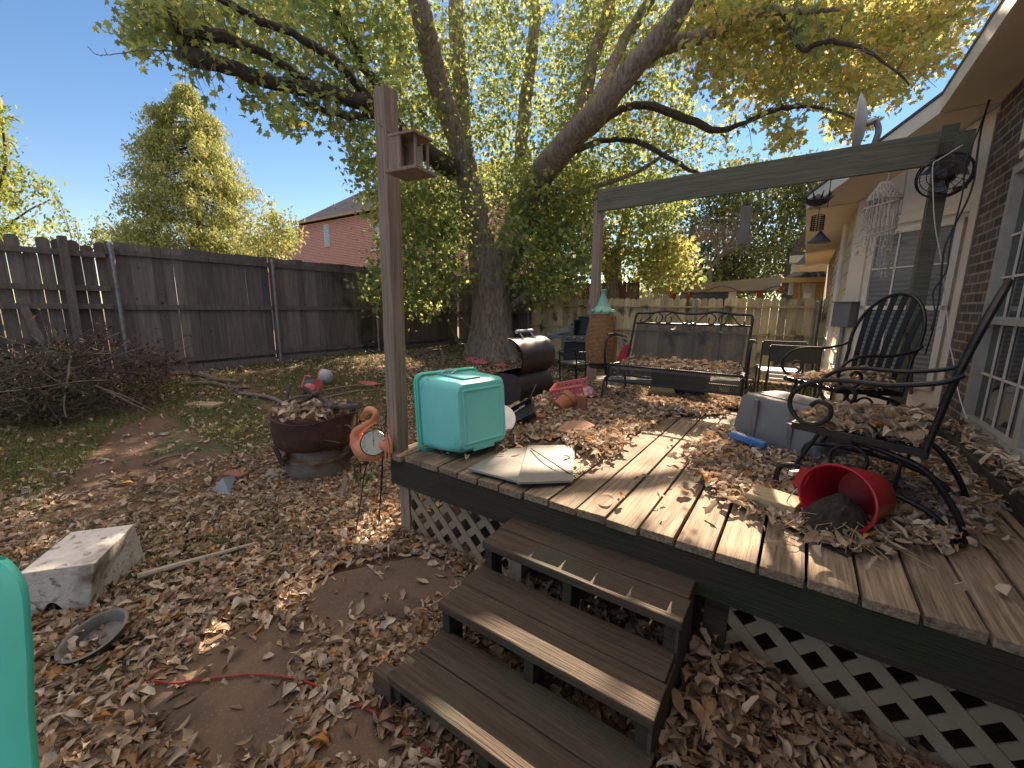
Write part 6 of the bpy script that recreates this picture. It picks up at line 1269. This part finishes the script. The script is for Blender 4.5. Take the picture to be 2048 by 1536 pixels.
for (a, b, c_, d_) in ((772, 870, 780, 922), (766, 880, 772, 918), (778, 868, 783, 905), (760, 888, 764, 910), (735, 905, 739, 918), (748, 906, 750, 918)): mb = MB(); mb.tube(curve([F_(a, b), F_((a+c_)/2+2, (b+d_)/2), F_(c_, d_)]), .009, 6); mb.build('feather', salmon, fm, smooth=True)
dc = F_(747, 886, -.04); dn = (CAMP-dc).normalized(); dn = (dn+Vector((0, 0, .0))).normalized(); DM = Matrix.Translation(dc) @ dn.to_track_quat('Z', 'Y').to_matrix().to_4x4(); rD = 25.5*dF/F_PX*.97
MB(DM).lathe([(rD*.94, .0), (rD, .0), (rD*1.02, .008), (rD*.97, .014), (rD*.93, .010)], 40).build('dial_case', blackmetal, fm, smooth=True)
dial = MB(DM).lathe([(.001, .011), (rD*.95, .0105), (rD*.95, .006)], 40, caps=False).build('dial_face', dialm, fm)
mb = MB(DM)
for k in range(41): a = R_(225-270*k/40); r0_ = rD*(.60 if k % 5 == 0 else .64); mb.bar((r0_*math.cos(a), r0_*math.sin(a), .0125), (rD*.69*math.cos(a), rD*.69*math.sin(a), .0125), .0012, .0006, up=(0, 0, 1))
mb.bar((0, -rD*.25, .0135), (0, rD*.62, .0135), .0022, .0008, up=(0, 0, 1)); mb.box((0, rD*.18, .0135), (.014, .003, .0008)); mb.build('dial_marks', cordblack, dial)
def text(s, size, M, parent, m, name='lettering'):
    cu = bpy.data.curves.new('t', 'FONT'); cu.body = s; cu.size = size; cu.align_x = 'CENTER'; cu.align_y = 'CENTER'; ob = bpy.data.objects.new('t', cu); COL.objects.link(ob); dg = bpy.context.evaluated_depsgraph_get(); me_ = bpy.data.meshes.new_from_object(ob.evaluated_get(dg)); bpy.data.objects.remove(ob)
    base = wloc(parent); me_.transform(Matrix.Translation(-base) @ M); me_.materials.clear(); me_.materials.append(m); o = bpy.data.objects.new(name, me_); COL.objects.link(o); o.parent = parent; return o
for k, s in enumerate(('-60', '-40', '-20', '0', '20', '40', '60', '80', '100', '120', '140')): a = R_(225-27*k); text(s, .011, DM @ Matrix.Translation((rD*.80*math.cos(a), rD*.80*math.sin(a), .0125)), dial, cordblack)
g0 = ong(707, 1084)
mb = MB(); mb.tube(curve([F_(737, 918, .01), F_(728, 950), F_(724, 985), Vector((g0.x, g0.y, -.02))]), .004, 6); mb.build('leg', blackmetal, fm)
g1 = ong(755, 1062); mb = MB(); mb.tube(curve([F_(765, 915, .02), F_(764, 960, .02), Vector((g1.x, g1.y, -.02))]), .004, 6); mb.build('leg', blackmetal, fm)
for (q1, q2, q3, wd) in (((724, 980), (713, 955), (706, 925), .016), ((726, 978), (738, 955), (753, 932), .014), ((722, 950), (721, 940), (722, 922), .006)):
    a, b, c_ = F_(*q1, -.01), F_(*q2, -.012), F_(*q3, -.01); mb = MB(); s_ = RT*wd; mb.add([a, b-s_, c_, b+s_, b+FWD*.01], [(0, 1, 4), (1, 2, 4), (2, 3, 4), (3, 0, 4)]); mb.build('metal_leaf', greenleafm if wd > .01 else rust, fm)
# hook wire with twisted cage hanging left of the post
yW = 1.9; hk = thing('shepherd_hook', 'tall thin black garden hook with a twisted cage beside the corner post', 'garden hook', ong(757, 1050))
W_ = lambda px, py: ony(px, py, yW)
mb = MB(); mb.tube([W_(786, 590), W_(781, 680), W_(775, 780), W_(771, 845)], .0045, 6); mb.tube([W_(766, 885), ong(758, 1055)], .0045, 6); mb.build('rod', blackmetal, hk)
mb = MB()
for k in range(4): a0 = k*PI/2; mb.tube([W_(769, 845).lerp(W_(767, 885), t)+Vector((math.cos(a0+t*4)*.03*math.sin(PI*t), math.sin(a0+t*4)*.03*math.sin(PI*t), 0)) for t in np.linspace(0, 1, 12)], .0028, 5)
mb.build('twisted_cage', blackmetal, hk)
# ---- white moulded step / box (lower left)
c = thing('plastic_step', 'weathered white moulded box with an arched notch lying in the leaves', 'box', (-3.2, .35, 0))
zt_ = .24
T = [onz(92, 1145, .27), onz(112, 1140, .27)]
tl = onz(122, 1072, .26); tr_ = onz(268, 1048, .26); fr = onz(190, 1126, .27); fl = onz(36, 1148, .27)
bl_, bfr, br_ = onz(60, 1240, -.01), onz(178, 1222, -.01), onz(293, 1122, -.01); bbl = Vector((bl_.x+br_.x-bfr.x, bl_.y+br_.y-bfr.y, -.01))
tbl = Vector((fl.x+tr_.x-fr.x, fl.y+tr_.y-fr.y, .26))
mb = MB(); vs = [bl_, bfr, br_, bbl, fl, fr, tr_, tbl]
f0, f1 = bl_.lerp(bfr, .18), bl_.lerp(bfr, .62); up_ = (fl-bl_)
arch = [f0.lerp(f1, t)+up_*(.30*math.sin(PI*t)) for t in np.linspace(0, 1, 9)]
vs += arch; mb.add(vs, [(0,)+tuple(range(8, 17))+(1, 5, 4), (1, 2, 6, 5), (2, 3, 7, 6), (3, 0, 4, 7), (4, 5, 6, 7)])
o = mb.build('shell', stucco, c); sol = o.modifiers.new('s', 'SOLIDIFY'); sol.thickness = .02; sol.offset = -1; bv = o.modifiers.new('b', 'BEVEL'); bv.width = .008; bv.segments = 2
# pan
p = ong(200, 1290); o = MB().lathe([(.085, .0), (.10, .045), (.110, .048), (.112, .052), (.10, .052), (.094, .045), (.08, .007), (.001, .006)], 36, Matrix.Translation(p+Vector((0, 0, .02))) @ Euler((.30, .12, 0)).to_matrix().to_4x4() @ Matrix.Scale(1.12, 4, (0, 1, 0))).build('cake_pan', mat('dull_pan', (.20, .195, .18), (.10, .095, .09), scale=8, rough=.55, metal=.5), loc=p, smooth=True); tagit(o, 'round dull metal cake pan lying among the leaves', 'pan')
# teal chair edge
tc_ = thing('plastic_chair', 'bright teal green plastic chair arm at the left edge', 'chair', (-2.35, -.35, 0))
S = lambda px, py, D: ond(px, py, D)
Dp = 1.05; rows = [((-90, 1108), (4, 1122)), ((-90, 1122), (30, 1140)), ((-90, 1160), (50, 1172)), ((-80, 1230), (56, 1205)), ((-60, 1270), (57, 1275)), ((-50, 1320), (62, 1312)), ((-50, 1400), (62, 1400)), ((-50, 1470), (66, 1470)), ((-50, 1540), (74, 1540)), ((-50, 1640), (80, 1640)), ((-50, 1780), (84, 1780))]
vs = []
for i, (l_, r_) in enumerate(rows):
    a, b = S(*l_, Dp), S(*r_, Dp); m_ = (a+b)/2+FWD*-.006
    vs += [a+FWD*.02, a.lerp(b, .25)-FWD*.004, a.lerp(b, .6)-FWD*.010, b-FWD*.004, b+FWD*.022, a.lerp(b, .5)+FWD*.024]
mb = MB().add(vs, [(6*i+j, 6*i+(j+1) % 6, 6*i+6+(j+1) % 6, 6*i+6+j) for i in range(len(rows)-1) for j in range(6)]); o = mb.build('arm', teallid, tc_, smooth=True, bev=0, sub=1)
# orange cord
zc = .024
pp = [(255, 1372), (310, 1363), (350, 1366), (430, 1356), (500, 1349), (560, 1352), (600, 1360), (650, 1378), (700, 1400), (760, 1432), (820, 1475), (870, 1512), (910, 1545), (960, 1590)]
cord([onz(a, b, zc) for a, b in pp], .0048, orange, 'orange red extension cord snaking over the leaves and concrete', 'extension_cord')
# pipe, stones, bricks, stick etc
p, q = onz(275, 1153, .05), onz(512, 1086, .03); tagit(MB().tube([p, p.lerp(q, .3)+Vector((0, .006, 0)), p.lerp(q, .7)-Vector((0, .008, 0)), q], [.018, .017, .014, .008], 8).build('branch', mat('pale_branch', (.46, .41, .34), (.3, .26, .2), scale=8), loc=p, smooth=True), 'long pale straight branch lying beside the white box', 'branch')
def stone(px, py, s, m, lab, seed):
    c = ong(px, py); rnd = random.Random(seed); vs = []; n1, n2 = 8, 12
    for i in range(n1+1):
        for j in range(n2): a, b = PI*i/n1, 2*PI*j/n2; r = 1+.16*math.sin(3*b+seed)+.1*math.cos(2*a*b/3+seed)+rnd.uniform(-.05, .05); vs.append((c.x+s[0]*r*math.sin(a)*math.cos(b), c.y+s[1]*r*math.sin(a)*math.sin(b), c.z+s[2]*.5+s[2]*r*math.cos(a)))
    tagit(MB().add(vs, [(i*n2+j, i*n2+(j+1) % n2, (i+1)*n2+(j+1) % n2, (i+1)*n2+j) for i in range(n1) for j in range(n2)]).build('stone', m, loc=c, smooth=True), lab, 'stone', 'stones in the yard')
stm = mat('stone', (.34, .31, .26), (.22, .2, .17), scale=14, rough=.95, bump=.5)
stone(645, 1130, (.055, .04, .022), stm, 'pale rounded stone in the leaves right of the long branch', 1); stone(604, 1140, (.05, .035, .018), stm, 'second pale stone just left of the rounded one', 3); stone(550, 950, (.10, .08, .03), stm, 'flat grey stone at the left foot of the fire pit', 5); stone(330, 870, (.05, .04, .02), stm, 'small stone on the bare dirt of the lawn', 8)
def gblock(px, py, d, rz, m, name, lab, cat): c = ong(px, py); tagit(MB().box((c.x, c.y, c.z+d[2]/2), d, Euler((0, 0, rz))).build(name, m, loc=c, bev=.004), lab, cat)
gblock(472, 958, (.20, .09, .055), .35, brickred, 'brick', 'reddish brick on the ground left of the fire pit', 'brick'); gblock(410, 812, (.42, .2, .04), .5, blockwood, 'board_piece', 'pale flat board piece on the grass in front of the fence', 'board')
c = ong(452, 985); mb = MB(); a, b, d_, e = ong(424, 985), ong(472, 962), ong(462, 1002), ong(448, 978)
mb.add([a+Vector((0, 0, .02)), b+Vector((0, 0, .05)), d_+Vector((0, 0, .02)), e+Vector((0, 0, .10)), a, b, d_], [(0, 1, 3), (1, 2, 3), (0, 3, 2), (4, 6, 5), (0, 4, 5, 1), (1, 5, 6, 2), (2, 6, 4, 0)]); tagit(mb.build('scoop_blade', bluegrey, loc=c, bev=.004), 'blue grey folded plastic scoop left of the fire pit', 'scoop')
p, q = ong(294, 933), ong(365, 912); tagit(MB().tube([p+Vector((0, 0, .02)), p.lerp(q, .5)+Vector((0, 0, .035)), q+Vector((0, 0, .02))], .012, 6).build('branch', twig, loc=p), 'short grey stick on the bare dirt of the lawn', 'branch')
for (a, b, r, lab) in (((480, 790), (640, 830), .03, 'grey fallen branch reaching from the fence to the fire pit'), ((640, 785), (790, 768), .022, 'long pale curved branch on the grass left of the post'), ((640, 800), (792, 775), .018, 'straight board edge on the grass left of the post'), ((345, 752), (480, 768), .05, 'grey log along the foot of the dark fence'), ((370, 772), (500, 778), .035, 'thinner grey log beside the larger one by the fence')):
    p, q = ong(*a)+Vector((0, 0, r*.8)), ong(*b)+Vector((0, 0, r*.8)); P, R = smoothpts([p, p.lerp(q, .35)+Vector((0, .05, .03)), p.lerp(q, .7)+Vector((0, -.04, .0)), q], [r, r*.9, r*.8, r*.5]); tagit(MB().tube(P, R, 8).build('branch', twig, loc=p, smooth=True), lab, 'branch')
c = ong(690, 1000); p, q = ong(680, 1010), ong(690, 950); tagit(MB().tube(curve([q+Vector((0, 0, .03)), p.lerp(q, .5)+Vector((0.03, 0, .04)), p+Vector((0, 0, .02))]), .022, 8).build('branch', twig, loc=p, smooth=True), 'thick curved bark piece right of the tub base', 'branch')
# ---- brush pile
bc = Vector((-7.7, 1.0, .3)); bpile = thing('brush_pile', 'large tangled pile of cut branches with withered leaves against the dark fence', 'brush pile', bc)
mb = MB(); mbd = MB(); LT = []
def bpt(px, py, X): return onx(px, py, X)
big = [([(-60, 800), (60, 770), (125, 748), (230, 700), (260, 680)], -7.3, .022), ([(-40, 788), (60, 778), (150, 764), (215, 760)], -7.0, .015), ([(68, 760), (90, 715), (98, 690), (95, 652)], -7.2, .016), ([(0, 672), (60, 693), (130, 700), (180, 712)], -7.5, .010), ([(62, 670), (78, 682), (86, 692)], -7.5, .008), ([(140, 720), (135, 760), (128, 810), (133, 835)], -6.9, .016), ([(190, 770), (250, 800), (300, 825)], -6.7, .018), ([(200, 775), (255, 795), (305, 820)], -6.6, .014), ([(130, 735), (190, 690), (240, 665)], -7.4, .013), ([(100, 740), (180, 730), (250, 705), (300, 690)], -7.2, .012), ([(260, 715), (320, 708), (356, 705)], -7.6, .008), ([(215, 665), (230, 690), (260, 720)], -7.8, .008), ([(160, 665), (200, 676), (250, 680)], -7.8, .006), ([(60, 600+120), (110, 760), (180, 790)], -7.0, .01)]
for pts, X, r in big:
    P, R = smoothpts([bpt(a, b, X+.3+.04*i) for i, (a, b) in enumerate(pts)], [r*.62*(1-.12*i) for i in range(len(pts))]); mb.tube(P, R, 7)
for k in range(420):
    px_, py_ = random.uniform(-40, 330), random.uniform(700, 850); 
    if not inpoly(np.array([px_]), np.array([py_]), [(-60, 730), (60, 700), (160, 690), (240, 660), (320, 700), (330, 760), (280, 800), (180, 850), (60, 870), (-60, 870)])[0]: continue
    X = random.uniform(-8.6, -6.6) if py_ < 790 else random.uniform(-7.4, -6.5); p = bpt(px_, py_, X); p.z = max(p.z, gz(p.x, p.y)+.02); L = random.uniform(.2, .7); a = random.gauss(.3, .9); d = Vector((random.gauss(0, .3), math.cos(a), math.sin(a)*.8)).normalized(); q = p+d*L; q.z = max(q.z, gz(q.x, q.y)+.02)
    mbd.tube([p, p.lerp(q, .5)+Vector((0, 0, random.gauss(0, .04))), q], [.006, .005, .002], 4, caps=False)
    for _ in range(7): LT.append(tuple(p.lerp(q, random.random())+Vector((random.gauss(0, .05), random.gauss(0, .05), random.gauss(0, .05)))))
mb.build('branches', twig, bpile, smooth=True); mbd.build('twigs', twigdark, bpile)
LT = np.array(LT); right = LT[:, 1] > 1.25
BL1 = leafmat('withered_leaf', [(0, (.06, .035, .03)), (.5, (.11, .06, .05)), (1, (.20, .13, .10))], trans=.2); BL2 = leafmat('withered_green', [(0, (.04, .045, .025)), (.5, (.08, .08, .045)), (.9, (.13, .10, .06)), (1, (.25, .10, .04))], trans=.2)
hang_leaves('withered_leaves', LT[right], .075, BL1, bpile, shape=OVAL); hang_leaves('withered_leaves', LT[~right], .085, BL2, bpile, shape=OVAL)
RP = np.concatenate([region([(225, 690), (240, 650), (300, 640), (335, 700), (325, 760), (290, 780), (230, 750)], 7.3, 8.6, 60, 26, .09)]); hang_leaves('withered_leaves', RP, .07, BL1, bpile, shape=OVAL)
RP = region([(-40, 770), (60, 780), (200, 790), (150, 850), (60, 870), (-40, 870)], 6.3, 7.2, 60, 24, .10); hang_leaves('withered_leaves', RP, .09, BL2, bpile, shape=OVAL)
# ivy/vines along fence foot
VP = region([(340, 700), (470, 690), (700, 690), (770, 700), (700, 740), (500, 760), (350, 760)], 9.2, 9.9, 60, 12, .12); o = hang_leaves('vines', VP, .06, OAKL, shape=OVAL); tagit(o, 'thin wispy weeds growing along the foot of the dark fence', 'weeds', kind='stuff')
